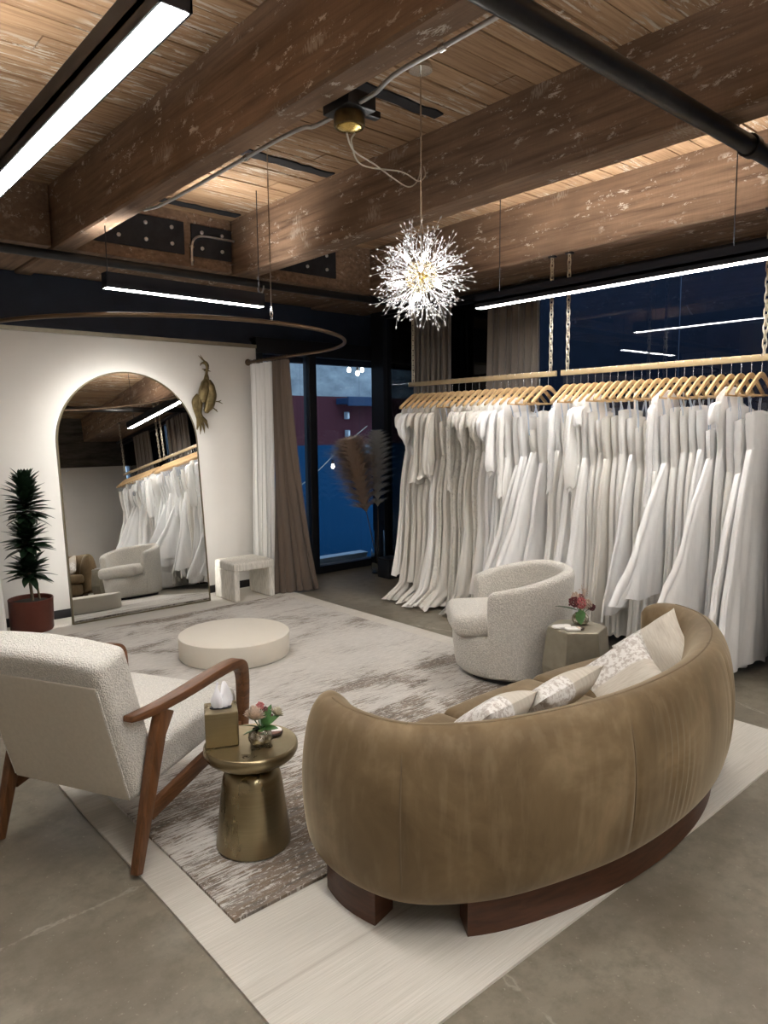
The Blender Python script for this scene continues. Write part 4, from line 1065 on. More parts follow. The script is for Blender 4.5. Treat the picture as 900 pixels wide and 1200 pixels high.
def curtain(name, label, p0, p1, q0, q1, zt, zb, nf, at, ab, mat, group=None, seed=1, drift=0.0, rings=None):
    """pleated curtain: top edge p0->p1, bottom edge q0->q1 (plan points)"""
    r_ = random.Random(seed); p0, p1, q0, q1 = [Vector((*p, 0)) for p in (p0, p1, q0, q1)]
    c = (p0 + p1) / 2; ns = nf * 14; nz = 30; mb = MB(); ph = [r_.uniform(0, 6) for _ in range(4)]
    T = 0.004
    for side in (0, 1):
        for j in range(nz + 1):
            v = j / nz; z = lerp(zt, zb, v)
            for i in range(ns + 1):
                u = i / ns; a = p0.lerp(p1, u); b = q0.lerp(q1, u); vv = v * v * (3 - 2 * v) if drift == 0 else v ** 1.6
                w = a.lerp(b, vv); d = (p1 - p0).normalized(); N = Vector((-d.y, d.x, 0))
                am = lerp(at, ab, v)
                off = am * (math.sin(2 * PI * nf * u + 0.5 * math.sin(v * 3 + ph[0])) + 0.35 * math.sin(2 * PI * nf * 0.53 * u + ph[1] + v * 2))
                w = w + N * (off + side * T) + d * (0.4 * am * math.sin(4 * PI * nf * u + ph[2]))
                mb.v.append((w.x - c.x, w.y - c.y, z - zt))
    S = (nz + 1) * (ns + 1); ix = lambda s, j, i: s * S + j * (ns + 1) + i
    for j in range(nz):
        for i in range(ns):
            mb.f.append((ix(0, j, i), ix(0, j, i + 1), ix(0, j + 1, i + 1), ix(0, j + 1, i))); mb.f.append((ix(1, j, i), ix(1, j + 1, i), ix(1, j + 1, i + 1), ix(1, j, i + 1)))
    for i in range(ns):
        for j, fl in ((0, 0), (nz, 1)):
            f = (ix(0, j, i), ix(1, j, i), ix(1, j, i + 1), ix(0, j, i + 1)); mb.f.append(f if not fl else f[::-1])
    for j in range(nz):
        for i in (0, ns): mb.f.append((ix(0, j, i), ix(0, j + 1, i), ix(1, j + 1, i), ix(1, j, i)))
    t = thing(name, label, 'curtain', (c.x, c.y, zt), 0, group)
    mb.build('drape', M[mat], t, angle=80)
    mr = MB()
    for i in range(nf + 1):
        p = p0.lerp(p1, i / nf) - c; tube(mr, [(p.x + 0.020 * math.cos(q) * abs((p1 - p0).normalized().y), p.y + 0.020 * math.cos(q) * abs((p1 - p0).normalized().x), 0.025 + 0.020 * math.sin(q)) for q in np.linspace(0, 2 * PI, 15)], 0.003, 5)
    if rings: mr.build('curtain_ring', M['rod_brass'], t)
    return t
XC = RC.x + RR
curtain('curtain', 'white curtain gathered at the wall end of the bronze rod', (XC, 6.60), (XC, 6.20), (XC - 0.03, 6.60), (XC - 0.05, 6.16), 2.325, 0.02, 5, 0.030, 0.040, 'drape_white', None, 2, 0, True)
curtain('curtain', 'taupe brown curtain beside the white one, pooling on the floor', (XC, 6.17), (XC, 5.93), (XC - 0.08, 6.10), (XC + 0.36, 5.99), 2.325, 0.015, 5, 0.026, 0.045, 'drape_taupe', None, 3, 1.0, True)
curtain('curtain', 'white curtain on the other rod end, behind the plant pot', (RC.x - RR, 6.60), (RC.x - RR, 6.22), (RC.x - RR + 0.16, 6.60), (RC.x - RR + 0.22, 6.24), 2.325, 0.03, 5, 0.030, 0.045, 'drape_white', None, 4, 0, True)
G = 'grey taupe curtains along the dark glass'
curtain('curtain', 'grey taupe curtain behind the chain gap of the gown rails', (5.50, 4.74), (5.50, 4.13), (5.50, 4.78), (5.50, 4.10), 2.90, 0.03, 8, 0.028, 0.032, 'drape_grey', G, 5)
curtain('curtain', 'grey taupe curtain behind the window end of the gown rails', (5.50, 5.80), (5.50, 5.26), (5.50, 5.84), (5.50, 5.24), 2.90, 0.03, 7, 0.028, 0.032, 'drape_grey', G, 6)
curtain('curtain', 'grey taupe curtain that shows only in the arched mirror', (5.50, 1.62), (5.50, 0.85), (5.50, 1.62), (5.50, 0.85), 2.90, 0.03, 8, 0.028, 0.032, 'drape_grey', G, 7)
curtain('curtain', 'grey taupe curtain in the back corner that the mirror reflects', (5.50, 0.05), (5.50, -0.62), (5.50, 0.05), (5.50, -0.62), 2.90, 0.03, 8, 0.028, 0.032, 'drape_grey', G, 8)
tr = thing('curtain_track', 'black track that the grey curtains hang from along the glass', 'curtain track', (5.50, 2.4, 2.93))
BX(-0.02, 0.02, -3.9, 3.95, 0.0, 0.04).build('track', M['black_metal'], tr, bevel=0.004)

# ------------------------------------------------------------------ gown rails
RX = 4.9; RZT = 2.08
def chain(h):
    mb = MB(); L = 0.064; k = int(h / (L * 0.74))
    for i in range(k + 1):
        z = i * L * 0.74 + L * 0.4; pts = []
        for q in range(17):
            a = 2 * PI * q / 16; x = 0.013 * math.cos(a); zz = 0.028 * math.sin(a) + (0.008 if math.sin(a) > 0 else -0.008)
            pts.append((x if i % 2 == 0 else 0.0, 0.0 if i % 2 == 0 else x, z + zz))
        tube(mb, pts, 0.0048, 6, False)
    return mb
def rail(label, y0, y1, nh, grp='gold gown rails on chains'):
    t = thing('clothes_rail', label, 'clothes rail', (RX, (y0 + y1) / 2, RZT), 0, grp); L = (y1 - y0) / 2
    BX(-0.012, 0.012, -L, L, -0.021, 0.021).build('rail_bar', M['rail_gold'], t, bevel=0.003)
    for s_ in (-1, 1): chain(3.0 - RZT - 0.02).build('chain', M['chain'], t, loc=(0.37 if False else 0, s_ * (L - 0.055), 0.015))
    for s_ in (-1, 1): BX(-0.02, 0.02, -0.03, 0.03, 2.985 - RZT, 3.0 - RZT).build('ceiling_bracket', M['black_metal'], t, loc=(0, s_ * (L - 0.055), 0), bevel=0.004)
rail('gold rail full of gowns, the one that starts beside the window', 3.525, 5.25, 20)
rail('gold rail full of gowns, the one behind the sofa and armchair', 1.885, 3.475, 24)
rail('gold rail full of gowns that only the arched mirror shows', 0.20, 1.83, 14)
# hanger prototype meshes
def hanger_arms():
    pts = catmull([(-0.212, 0, -0.232), (-0.19, 0, -0.217), (-0.12, 0, -0.168), (-0.05, 0, -0.122), (0, 0, -0.108), (0.05, 0, -0.122), (0.12, 0, -0.168), (0.19, 0, -0.217), (0.212, 0, -0.232)], 5)
    k = len(pts); h = [interp(i / (k - 1), [(0, 0.020), (0.12, 0.030), (0.5, 0.036), (0.88, 0.030), (1, 0.020)]) for i in range(k)]
    mb = MB()
    for i, p in enumerate(pts):
        for a, b in ((-1, -1), (1, -1), (1, 1), (-1, 1)): mb.v.append((p.x, a * 0.0075, p.z + b * h[i] / 2))
    for i in range(k - 1):
        for c in range(4):
            d = (c + 1) % 4; mb.f.append((i * 4 + c, i * 4 + d, (i + 1) * 4 + d, (i + 1) * 4 + c))
    mb.f += [(3, 2, 1, 0), tuple((k - 1) * 4 + c for c in range(4))]
    return mb
def hook():
    return tube(MB(), catmull([(0, 0, -0.10), (0, 0, -0.03), (0.010, 0, -0.012), (0.022, 0, 0.006), (0.014, 0, 0.024), (-0.004, 0, 0.027), (-0.017, 0, 0.018), (-0.018, 0, 0.006)], 5), 0.0022, 6)
proto = thing('clothes_hanger', 'pale wood hanger', 'hanger', (RX, 0, RZT)); proto_parts = [hanger_arms().build('hanger_arms', M['hanger_wood'], proto, bevel=0.003),
    tube(MB(), [(-0.195, 0, -0.236), (0, 0, -0.238), (0.195, 0, -0.236)], 0.0055, 8).build('trouser_bar', M['hanger_wood'], proto), hook().build('hook', M['chrome'], proto)]
first = [True]
def hanger(y, rz, label, group, bar_=True):
    if first[0]: t = proto; first[0] = False
    else:
        t = proto.copy(); link(t)
        for c in proto_parts if bar_ else (proto_parts[0], proto_parts[2]):
            d = c.copy(); link(d, t)
    t.location = (RX, y, RZT); t.rotation_euler = (0, 0, rz); t['label'] = label; t['group'] = group
    return t

# ------------------------------------------------------------------ gowns
def tri(x): return 0.6366 * math.asin(0.97 * math.sin(x))
def nest(y0, x, z):
    """gowns pressed together on a rail share their folds, which deepen downwards"""
    v = max(0.0, min(1.0, (1.46 - z) / 1.35)); G = 0.004 + FOLD[0] * v
    return G * (tri(11 * x + 1.5 * y0 + 0.8 * z) + 0.55 * tri(25 * x + 1.1 + 1.9 * y0 - 1.2 * z) + 0.22 * tri(58 * x + 2.7 * y0))
SPC = [0.08]; Y0 = [0.0]; FOLD = [0.030]
def fit(mb):
    """squeeze a gown piece between its neighbours and lay the shared folds over it"""
    lim = 0.465 * SPC[0]
    mb.v = [(x, lim * math.tanh(y / lim) + nest(Y0[0], x, z), z) for x, y, z in mb.v]
    return mb
def skin(zs, A, B, CX, CY, amp, nf, seed, n=64, hemamp=0.0, capb=False, capt=True):
    r_ = random.Random(seed); mb = MB(); k = len(zs)
    comps = [(nf, 1.0, r_.uniform(0, 6)), (max(2, int(nf * 0.55)), 0.7, r_.uniform(0, 6)), (int(nf * 1.7), 0.4, r_.uniform(0, 6))]
    tw = r_.uniform(-0.5, 0.5); hp = [r_.uniform(0, 6) for _ in range(3)]
    for j in range(k):
        v = j / (k - 1)
        for i in range(n):
            th = 2 * PI * i / n + 0.25 * math.sin(4 * PI * i / n)      # more points along the narrow sides
            c, s = math.cos(th), math.sin(th)
            x = A[j] * c; y = B[j] * math.copysign(abs(s) ** 0.7, s)
            nx, ny = B[j] * c, A[j] * s; L = math.hypot(nx, ny) or 1
            f = sum(w * tri(m_ * th + p + tw * v * (0.3 * m_ / 8)) for m_, w, p in comps)
            d = amp[j] * f
            z = zs[j] + hemamp * v ** 10 * (math.sin(3 * th + hp[0]) + 0.6 * math.sin(7 * th + hp[1]))
            mb.v.append((CX[j] + x + d * nx / L + 0.35 * d * c, CY[j] + y + d * ny / L, z))
    for j in range(k - 1):
        for i in range(n):
            q = (i + 1) % n; mb.f.append((j * n + i, (j + 1) * n + i, (j + 1) * n + q, j * n + q))
    if capt: mb.f.append(tuple(range(n)))
    if capb: mb.f.append(tuple((k - 1) * n + i for i in reversed(range(n))))
    return fit(mb)

def sleeve_mesh(kind, sx, seed):
    r_ = random.Random(seed); k2 = r_.uniform(0.85, 1.12); dz = r_.uniform(-0.06, 0.05)
    if kind == 'puff': P, R_, fl = [(0.165, 1.835), (0.205, 1.80), (0.225, 1.72), (0.22, 1.63), (0.205, 1.57 + dz / 2), (0.20, 1.55 + dz / 2)], [0.025, 0.055, 0.078, 0.070, 0.034, 0.032], 0.016
    elif kind == 'cap': P, R_, fl = [(0.16, 1.84), (0.205, 1.815), (0.225, 1.76), (0.225, 1.70)], [0.022, 0.042, 0.046, 0.046], 0.008
    elif kind == 'bell': P, R_, fl = [(0.165, 1.835), (0.20, 1.79), (0.21, 1.65), (0.21, 1.50), (0.21, 1.38), (0.215, 1.27), (0.22, 1.18 + dz)], [0.025, 0.042, 0.042, 0.046, 0.056, 0.074, 0.090], 0.014
    elif kind == 'bishop': P, R_, fl = [(0.165, 1.835), (0.205, 1.79), (0.22, 1.65), (0.225, 1.50), (0.225, 1.38), (0.22, 1.28 + dz), (0.215, 1.26 + dz), (0.215, 1.23 + dz)], [0.025, 0.045, 0.050, 0.060, 0.068, 0.050, 0.026, 0.030], 0.015
    else: P, R_, fl = [(0.165, 1.835), (0.195, 1.79), (0.205, 1.65), (0.205, 1.50), (0.20, 1.38), (0.205, 1.26), (0.21, 1.15 + dz)], [0.025, 0.040, 0.039, 0.036, 0.033, 0.031, 0.034], 0.008
    C = catmull([(sx * x, 0, z - 0.034) for x, z in P], 6); k = len(C) - 1
    mb = MB(); n = 28; ph = [r_.uniform(0, 6) for _ in range(3)]
    for j, c in enumerate(C):
        rr = k2 * interp(j / k * (len(R_) - 1), list(enumerate(R_))); v = j / k
        for i in range(n):
            th = 2 * PI * i / n
            q = rr + fl * math.sin(PI * min(1, v * 1.05)) * (tri(5 * th + ph[0] + 3 * v) + 0.6 * tri(9 * th + ph[1]))
            if kind == 'long': q += 0.005 * tri(v * 60 + 2 * math.sin(2 * th + ph[2]))
            mb.v.append((c.x + q * math.cos(th) * 0.92, c.y + q * math.sin(th) * 0.75, c.z + 0.012 * v * math.sin(3 * th + ph[0])))
    for j in range(k):
        for i in range(n):
            q = (i + 1) % n; mb.f.append((j * n + i, (j + 1) * n + i, (j + 1) * n + q, j * n + q))
    mb.f.append(tuple(range(n)))
    return fit(mb)

def ribbon(mb, a, b, w=0.012):
    a = Vector(a); b = Vector(b); d = Vector((w / 2, 0, 0)); e = Vector((0, 0.0012, 0))
    P = [a.lerp(b, t / 4) + Vector((0.004 * math.sin(t * 1.5), 0.003 * math.sin(t * 2), 0)) for t in range(5)]
    for p in P: mb.v += [tuple(p - d - e), tuple(p + d - e), tuple(p + d + e), tuple(p - d + e)]
    o_ = len(mb.v) - 20
    for i in range(4):
        for c in range(4):
            q = (c + 1) % 4; mb.f.append((o_ + i * 4 + c, o_ + i * 4 + q, o_ + (i + 1) * 4 + q, o_ + (i + 1) * 4 + c))
    return mb

def gown(label, group, y, rz, fab, bod, sleeve, skirt, hem, seed, flare=1.0):
    """one hanging gown; origin on the rail"""
    r_ = random.Random(seed); t = thing('hanging_gown', label, 'gown', (RX, y, 0), rz, group)
    thick = 1.0; Y0[0] = y
    zw = r_.uniform(1.33, 1.50)
    if sleeve in ('none', 'strap', 'ruched'):
        zt = r_.uniform(1.61, 1.775)
        zs = list(np.linspace(zt, zw, 14)); v = [j / 13 for j in range(14)]
        A = [lerp(0.165, 0.125, q ** 0.8) + 0.012 * math.sin(PI * q) for q in v]; B = [lerp(0.050, 0.036, q) * thick for q in v]
        am = [0.003 + (0.004 if sleeve == 'ruched' else 0.0) for q in v]
    else:
        zt = 1.905; zs = [1.905, 1.885, 1.862, 1.838, 1.81, 1.77, 1.72, 1.66, 1.60, 1.54, 1.48, zw]
        A = [0.075, 0.105, 0.145, 0.178, 0.185, 0.175, 0.168, 0.160, 0.150, 0.140, 0.134, 0.130]; B = [0.012, 0.020, 0.026, 0.034, 0.040, 0.046, 0.046, 0.044, 0.041, 0.038, 0.036, 0.036]
        am = [0.0, 0.001, 0.002] + [0.004] * 9
    k = len(zs); tip = r_.uniform(0.0, 0.02)
    # a heart shaped or scooped upper edge
    mbb = skin(zs, A, B, [0] * k, [0] * k, am, 9, seed, 48)
    if sleeve in ('none', 'strap', 'ruched'):
        hgt = r_.uniform(0.012, 0.035); wv = r_.choice((2, 2, 4))
        mbb.v = [(x, yy, z + hgt * abs(math.sin(wv * math.atan2(yy * 3, x) / 2 + 0.4)) * max(0, 1 - (zt - z) / 0.12)) for x, yy, z in mbb.v]
    if sleeve == 'ruched':
        mbb.v = [(x, yy + math.copysign(0.0025, yy) * math.sin(z * 190 + 3 * math.sin(x * 16)), z) for x, yy, z in mbb.v]
    bx = r_.uniform(-0.035, 0.03) if sleeve in ('none', 'ruched') else 0.0; bs = r_.uniform(0.85, 1.12) if sleeve in ('none', 'ruched') else 1.0
    mbb.v = [(x * bs + bx, yy, z) for x, yy, z in mbb.v]
    mbb.build('bodice', M[bod], t, angle=80)
    # skirt
    m_ = 26; zk = [lerp(zw + 0.004, hem, (j / (m_ - 1)) ** 0.92) for j in range(m_)]; vv = [j / (m_ - 1) for j in range(m_)]
    W0 = A[-1] * bs + 0.003; B0 = B[-1] + 0.002
    kinds = {'slim': (0.19, 0.060, 0.03, 0.012, 12, 1.0), 'sheath': (0.20, 0.060, -0.02, 0.010, 10, 1.0), 'column': (0.24, 0.065, -0.03, 0.014, 13, 0.9), 'aline': (0.33, 0.080, -0.07, 0.018, 9, 1.0), 'full': (0.47, 0.105, -0.15, 0.022, 7, 1.05), 'ball': (0.56, 0.125, -0.21, 0.026, 6, 1.05), 'pleat': (0.40, 0.095, -0.11, 0.022, 16, 1.0), 'train': (0.27, 0.075, -0.05, 0.020, 14, 1.0)}
    aw, bw, cx, fa, nf, pw = kinds[skirt]; aw *= flare; cx *= flare
    hip = 0.045 if skirt in ('sheath', 'column', 'train') else 0.03
    aw *= r_.uniform(0.85, 1.15); cx += r_.uniform(-0.05, 0.02)
    A2 = [W0 + (aw - W0) * q ** pw + hip * math.sin(PI * min(1, q * 2.2)) * (1 - q) for q in vv]
    B2 = [B0 + (min(bw, 0.5 * SPC[0]) - B0) * q ** 0.8 for q in vv]
    C2 = [bx * (1 - q) + cx * q ** 1.15 for q in vv]; D2 = [0.0 for q in vv]
    am2 = [fa * (0.12 + 0.88 * q ** 0.9) for q in vv]
    if skirt == 'train':      # the cloth pools out on the floor
        for j, q in enumerate(vv):
            g = max(0, (q - 0.90) / 0.10); A2[j] += 0.10 * g; C2[j] -= 0.06 * g; am2[j] += 0.020 * g
    skin(zk, A2, B2, C2, D2, am2, nf, seed + 99, 84, 0.018 if skirt != 'train' else 0.014).build('skirt', M[fab], t, angle=80)
    if sleeve in ('puff', 'cap', 'bell', 'bishop', 'long'):
        for s_ in (-1, 1): sleeve_mesh(sleeve, s_, seed + s_).build('sleeve', M[bod], t, angle=80)
    elif sleeve == 'strap':
        for s_ in (-1, 1):
            fit(ribbon(MB(), (s_ * 0.105, -0.010, 1.895), (s_ * 0.12, -0.02, zt - 0.02), 0.024)).build('strap', M[bod], t, angle=60)
    if sleeve in ('none', 'ruched', 'strap'):
        for s_ in (-1, 1):
            mb = MB()
            for e in (-1, 1): ribbon(mb, (s_ * 0.17 + e * 0.004, e * 0.006, 1.833), (s_ * 0.13 + e * 0.012, e * 0.012, zt - 0.03), 0.009)
            fit(mb).build('hanger_loop', M['ribbon'], t, angle=60)
    return t

FABN = {'satin': 'white satin', 'crepe': 'ivory crepe', 'chiffon': 'greige chiffon', 'tulle': 'white tulle', 'lace': 'ivory lace'}
SLN = {'none': 'strapless bodice', 'strap': 'broad straps', 'ruched': 'ruched strapless bodice', 'puff': 'puff sleeves', 'cap': 'cap sleeves', 'bell': 'flared sleeves', 'bishop': 'billowing long sleeves', 'long': 'slim long sleeves'}
SKN = {'slim': 'slim skirt', 'sheath': 'narrow skirt', 'column': 'straight skirt', 'aline': 'flared skirt', 'full': 'wide skirt', 'ball': 'very wide skirt', 'pleat': 'pleated skirt', 'train': 'skirt reaching the floor'}
R1 = [('crepe', 'crepe', 'cap', 'aline', 0.25, 0.85), ('chiffon', 'satin', 'puff', 'train', 0.035, 1), ('chiffon', 'chiffon', 'cap', 'column', 0.18, 1), ('chiffon', 'chiffon', 'bell', 'train', 0.03, 1), ('chiffon', 'chiffon', 'bell', 'column', 0.12, 1),
      ('crepe', 'chiffon', 'bishop', 'train', 0.03, 1), ('lace', 'lace', 'strap', 'train', 0.03, 1), ('chiffon', 'lace', 'strap', 'train', 0.03, 1), ('lace', 'lace', 'long', 'column', 0.10, 1), ('lace', 'lace', 'cap', 'column', 0.06, 1),
      ('chiffon', 'lace', 'puff', 'train', 0.03, 1), ('lace', 'lace', 'cap', 'sheath', 0.05, 1), ('crepe', 'lace', 'puff', 'column', 0.2, 1), ('satin', 'satin', 'puff', 'column', 0.05, 1), ('satin', 'satin', 'bishop', 'aline', 0.2, 0.9),
      ('crepe', 'crepe', 'long', 'column', 0.1, 1), ('tulle', 'satin', 'none', 'pleat', 0.22, 1), ('tulle', 'tulle', 'none', 'pleat', 0.25, 1.0), ('tulle', 'crepe', 'ruched', 'full', 0.2, 1.0), ('satin', 'crepe', 'none', 'aline', 0.25, 1)]
R2 = [('crepe', 'satin', 'long', 'column', 0.1, 1), ('crepe', 'crepe', 'none', 'column', 0.1, 1), ('tulle', 'crepe', 'none', 'aline', 0.2, 0.9), ('crepe', 'crepe', 'bishop', 'sheath', 0.1, 1), ('tulle', 'tulle', 'cap', 'aline', 0.12, 1.0),
      ('crepe', 'crepe', 'none', 'slim', 0.1, 1), ('crepe', 'crepe', 'none', 'slim', 0.1, 1), ('chiffon', 'chiffon', 'none', 'column', 0.12, 1), ('crepe', 'crepe', 'none', 'slim', 0.1, 1), ('crepe', 'crepe', 'none', 'slim', 0.1, 1),
      ('satin', 'crepe', 'strap', 'full', 0.30, 0.85), ('crepe', 'crepe', 'none', 'slim', 0.1, 1), ('crepe', 'lace', 'none', 'slim', 0.1, 1), ('crepe', 'satin', 'long', 'slim', 0.3, 1), ('satin', 'satin', 'strap', 'ball', 0.48, 0.92),
      ('crepe', 'crepe', 'none', 'slim', 0.2, 1), ('satin', 'crepe', 'none', 'slim', 0.2, 1), ('crepe', 'satin', 'none', 'slim', 0.3, 1), ('satin', 'satin', 'none', 'aline', 0.4, 1), ('satin', 'satin', 'ruched', 'ball', 0.30, 1.08),
      ('tulle', 'tulle', 'cap', 'slim', 0.2, 1), ('crepe', 'satin', 'none', 'slim', 0.10, 1), ('satin', 'satin', 'ruched', 'full', 0.06, 0.95), ('satin', 'satin', 'ruched', 'full', 0.06, 0.8)]
R3 = [R2[(i * 5 + 3) % 24] for i in range(13)]
def fill_rail(specs, ya, yb, where, g1, g2, seed):
    r_ = random.Random(seed); n = len(specs); SPC[0] = abs(yb - ya) / (n - 1)
    for i, (fab, bod, sl, sk, hem, fl) in enumerate(specs):
        y = lerp(ya, yb, i / (n - 1)) ; rz = 0.0
        a = FABN[fab] + ' gown with ' + SLN[sl]
        gown(f'{a}, {ordinal(i)} {where}', g1, y, rz, fab, bod, sl, sk, hem, seed * 100 + i, fl)
        hanger(y, rz, f'pale wood hanger, {ordinal(i)} {where}', g2, i == 0 or sl in ('none', 'strap', 'ruched'))
fill_rail(R1, 5.16, 3.60, 'from the window on the first rail', 'gowns on the rail beside the window', 'hangers on the rail beside the window', 3)
FOLD[0] = 0.015
fill_rail(R2, 3.42, 1.95, 'from the chain gap on the second rail', 'gowns on the rail behind the sofa', 'hangers on the rail behind the sofa', 5)
fill_rail(R3, 1.70, 0.34, 'on the rail only the mirror shows', 'gowns on the rail the mirror shows', 'hangers on the rail the mirror shows', 9)

# ------------------------------------------------------------------ pampas
vz = thing('floor_vase', 'tall clear glass floor vase holding pampas plumes by the window', 'vase', (5.30, 6.22, 0))
pr = [(0.055, 0.0), (0.075, 0.008), (0.082, 0.10), (0.078, 0.35), (0.070, 0.50), (0.066, 0.50), (0.074, 0.35), (0.077, 0.10), (0.06, 0.03), (0.001, 0.025)]
lathe(MB(), pr, 40).build('body', M['clear'], vz)
def plume(label, base, tip, droop, mat, r, n_, seed):
    rr = random.Random(seed); t = thing('pampas_grass', label, 'pampas plume', base); b = Vector(base)
    d = Vector(tip) - b; C = catmull([(0, 0, 0), d * 0.35 + Vector((0, 0, 0.02)), d * 0.7 + Vector((0, 0, 0.04)), d], 8)
    tube(MB(), C, [lerp(0.006, 0.002, i / (len(C) - 1)) for i in range(len(C))], 8).build('stalk', M['stem'], t)
    mb = MB(); k = len(C)
    for i in range(n_):
        u = rr.random() ** 0.8; idx = 0.42 + 0.58 * u; p = C[min(k - 1, int(idx * (k - 1)))]; T = (C[min(k - 1, int(idx * (k - 1)) + 1)] - C[max(0, int(idx * (k - 1)) - 1)]).normalized()
        env = math.sin(PI * min(1, 0.12 + 0.88 * u)) ** 0.7; a = rr.uniform(0, 2 * PI)
        N = T.orthogonal().normalized(); N = Matrix.Rotation(a, 3, T) @ N
        L = r * env * rr.uniform(0.6, 1.15) + 0.03
        e1 = p + (T * 0.8 + N * 0.6) * L * 0.6; e2 = p + (T * 0.85 + N * rr.uniform(0.7, 1.15)) * L * 1.1 + Vector((0, 0, -0.22 * L)) + Vector(droop) * L
        w = 0.0045; sd = T.cross(N).normalized() * w
        o_ = len(mb.v); mb.v += [tuple(p - sd), tuple(p + sd), tuple(e1 - sd), tuple(e1 + sd), tuple(e2)]
        mb.f += [(o_, o_ + 1, o_ + 3, o_ + 2), (o_ + 2, o_ + 3, o_ + 4)]
    mb.build('plume', M[mat], t, smooth=False, recalc=False)
plume('brown feathery pampas plume leaning away from the gowns', (5.30, 6.21, 0.06), (4.93, 6.24, 1.52), (0, 0, 0), 'pampas_brown', 0.26, 6500, 1)
plume('pale feathery pampas plume standing upright against the window', (5.315, 6.225, 0.06), (5.36, 6.30, 1.62), (0, 0, 0), 'pampas_pale', 0.17, 5000, 2)
fbx = thing('planter_box', 'small black box on the concrete floor beside the glass vase', 'box', (5.27, 5.98, 0))
BX(-0.10, 0.10, -0.10, 0.10, 0, 0.20).build('box', M['black_box'], fbx, bevel=0.01); BX(-0.105, 0.105, -0.105, 0.105, 0.20, 0.225).build('lid', M['black_box'], fbx, bevel=0.006)

# ------------------------------------------------------------------ chandelier
CH = Vector((2.69, 2.786, 2.436)); CR = 0.285
ch = thing('crystal_chandelier', 'round crystal starburst chandelier hanging in front of the timber beam', 'chandelier', CH)
mb = MB(); ball(mb, (0, 0, 0), 0.035, 20, 12); mb.build('hub', M['gold_fix'], ch)
mb = MB()
for i in range(90):
    z = 1 - 2 * (i + 0.5) / 90; a = i * 2.39996; ball(mb, (0.078 * math.sqrt(1 - z * z) * math.cos(a), 0.078 * math.sqrt(1 - z * z) * math.sin(a), 0.078 * z), 0.0085, 8, 6)
mb.build('bead_cluster', M['bead'], ch)
tube(MB(), [(0, 0, 0.03), (0, 0, 0.5), (0, 0, CEIL - CH.z - 0.02)], 0.004, 8).build('hanging_cord', M['silver_wire'], ch)
lathe(MB(), [(0.06, 0.0), (0.06, 0.018), (0.02, 0.024)], 32).build('ceiling_rose', M['silver_wire'], ch, loc=(0, 0, CEIL - CH.z - 0.024))
def drop(mb, p, d, s):
    d = d.normalized(); N = d.orthogonal().normalized(); B_ = d.cross(N); o_ = len(mb.v)
    mb.v += [tuple(p - d * s), tuple(p + d * s * 1.25)] + [tuple(p + (N * math.cos(a) + B_ * math.sin(a)) * s * 0.48) for a in [2 * PI * k / 5 for k in range(5)]]
    for k in range(5):
        q = (k + 1) % 5; mb.f += [(o_, o_ + 2 + q, o_ + 2 + k), (o_ + 1, o_ + 2 + k, o_ + 2 + q)]
def spray(seed):
    rr = random.Random(seed); mb = MB(); z1 = rr.uniform(0.10, 0.14)
    tube(mb, [(0, 0, 0.03), (0, 0, z1)], 0.0011, 5)
    for k in range(5):
        a = 2 * PI * k / 5 + rr.uniform(-0.5, 0.5); sp = rr.uniform(0.015, 0.10); h = CR * rr.uniform(0.62, 1.02)
        e = Vector((sp * math.cos(a), sp * math.sin(a), h)); m1 = Vector((sp * 0.35 * math.cos(a), sp * 0.35 * math.sin(a), lerp(z1, h, 0.5)))
        C = catmull([(0, 0, z1 - 0.004), m1, e], 3); tube(mb, C, 0.0007, 4, False)
        drop(mb, e, C[-1] - C[-2], rr.uniform(0.008, 0.011))
        for u in (0.55, 0.8):
            p = C[int(u * (len(C) - 1))]; q = p + Vector((rr.uniform(-1, 1), rr.uniform(-1, 1), rr.uniform(0.2, 1))).normalized() * 0.022
            drop(mb, q, q - p, rr.uniform(0.006, 0.009))
    return mb
sp = [spray(40 + i) for i in range(6)]; spm = []
nS = 58
for i in range(nS):
    z = 1 - 2 * (i + 0.5) / nS; a = i * 2.39996; d = Vector((math.sqrt(1 - z * z) * math.cos(a), math.sqrt(1 - z * z) * math.sin(a), z))
    q = Vector((0, 0, 1)).rotation_difference(d) @ Euler((0, 0, i * 1.7)).to_quaternion()
    if i < 6:
        o = sp[i].build('crystal_spray', M['crystal'], ch, smooth=False, recalc=False); spm.append(o)
    else:
        o = spm[i % 6].copy(); link(o, ch)
    o.rotation_euler = q.to_euler()
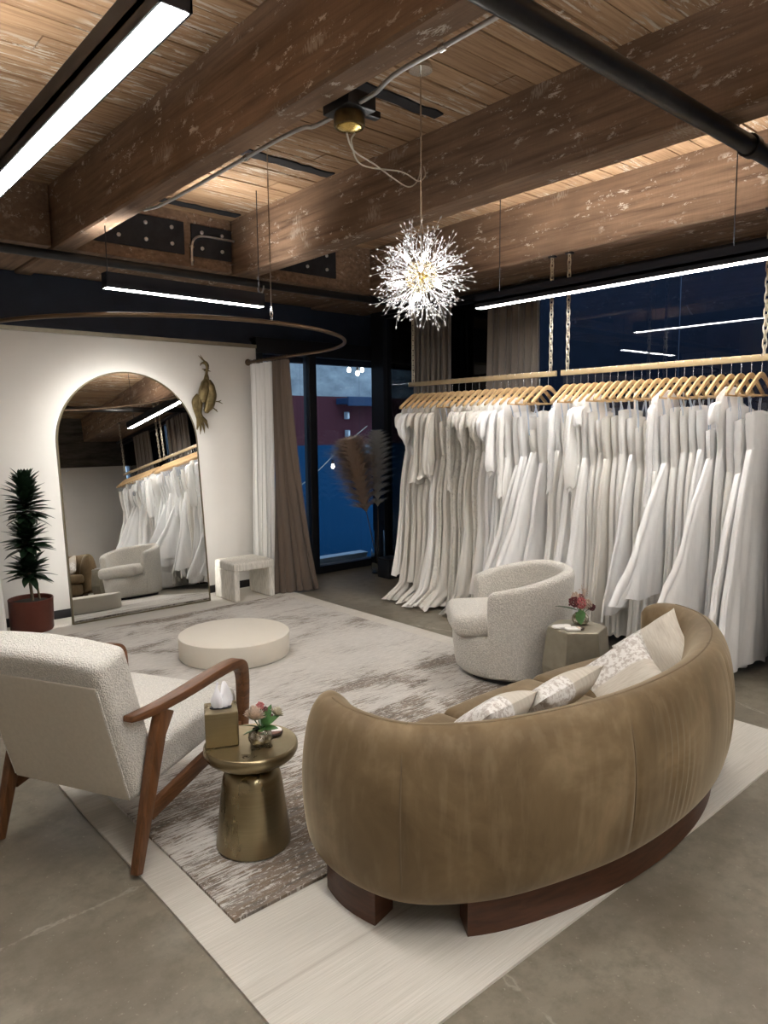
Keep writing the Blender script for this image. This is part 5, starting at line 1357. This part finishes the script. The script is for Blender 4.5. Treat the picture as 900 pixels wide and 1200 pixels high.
for i in range(10):
    z = 1 - 2 * (i + 0.5) / 10; a = i * 2.39996 + 0.6; d = Vector((math.sqrt(1 - z * z) * math.cos(a), math.sqrt(1 - z * z) * math.sin(a), z))
    b = lathe(MB(), [(0.004, 0.035), (0.0045, 0.098), (0.005, 0.103)], 8).build('lamp_holder', M['silver_wire'], ch); b.rotation_euler = Vector((0, 0, 1)).rotation_difference(d).to_euler()
    lathe(MB(), [(0.0045, 0.104), (0.0085, 0.110), (0.0085, 0.138), (0.005, 0.146), (0.0005, 0.148)], 12).build('bulb', M['bulb'], b)

# ------------------------------------------------------------------ world, camera, view
wd = bpy.data.worlds.new('dusk'); SC.world = wd; wd.use_nodes = True
bg = wd.node_tree.nodes['Background']; bg.inputs[0].default_value = (0.38, 0.56, 0.78, 1); bg.inputs[1].default_value = 0.6
FPX = 845.8465714510601; YAW = 0.7145968381128724; PIT = 0.11433376280156451; ROLL = -0.009757446281628437
f = Vector((math.sin(YAW) * math.cos(PIT), math.cos(YAW) * math.cos(PIT), -math.sin(PIT)))
r = Vector((math.cos(YAW), -math.sin(YAW), 0)); u = r.cross(f)
r2 = math.cos(ROLL) * r + math.sin(ROLL) * u; u2 = -math.sin(ROLL) * r + math.cos(ROLL) * u
cd = bpy.data.cameras.new('camera'); cam = bpy.data.objects.new('camera', cd); COL.objects.link(cam)
cd.sensor_fit = 'VERTICAL'; cd.sensor_height = 24.0; cd.lens = FPX / 1200 * 24.0; cd.clip_start = 0.05; cd.clip_end = 100
cam.matrix_world = Matrix(((r2.x, u2.x, -f.x, 0), (r2.y, u2.y, -f.y, 0), (r2.z, u2.z, -f.z, 1.65), (0, 0, 0, 1)))
SC.camera = cam
vs = SC.view_settings; vs.view_transform = 'Standard'; vs.look = 'None'; vs.gamma = 1.0; vs.use_curve_mapping = False; vs.exposure = EXPOSURE
SC.display_settings.display_device = 'sRGB'
SC.cycles.use_denoising = True; SC.cycles.max_bounces = 8; SC.cycles.diffuse_bounces = 5; SC.cycles.glossy_bounces = 5; SC.cycles.transparent_max_bounces = 12
SC.cycles.sample_clamp_indirect = 8.0; SC.cycles.caustics_reflective = False; SC.cycles.caustics_refractive = False
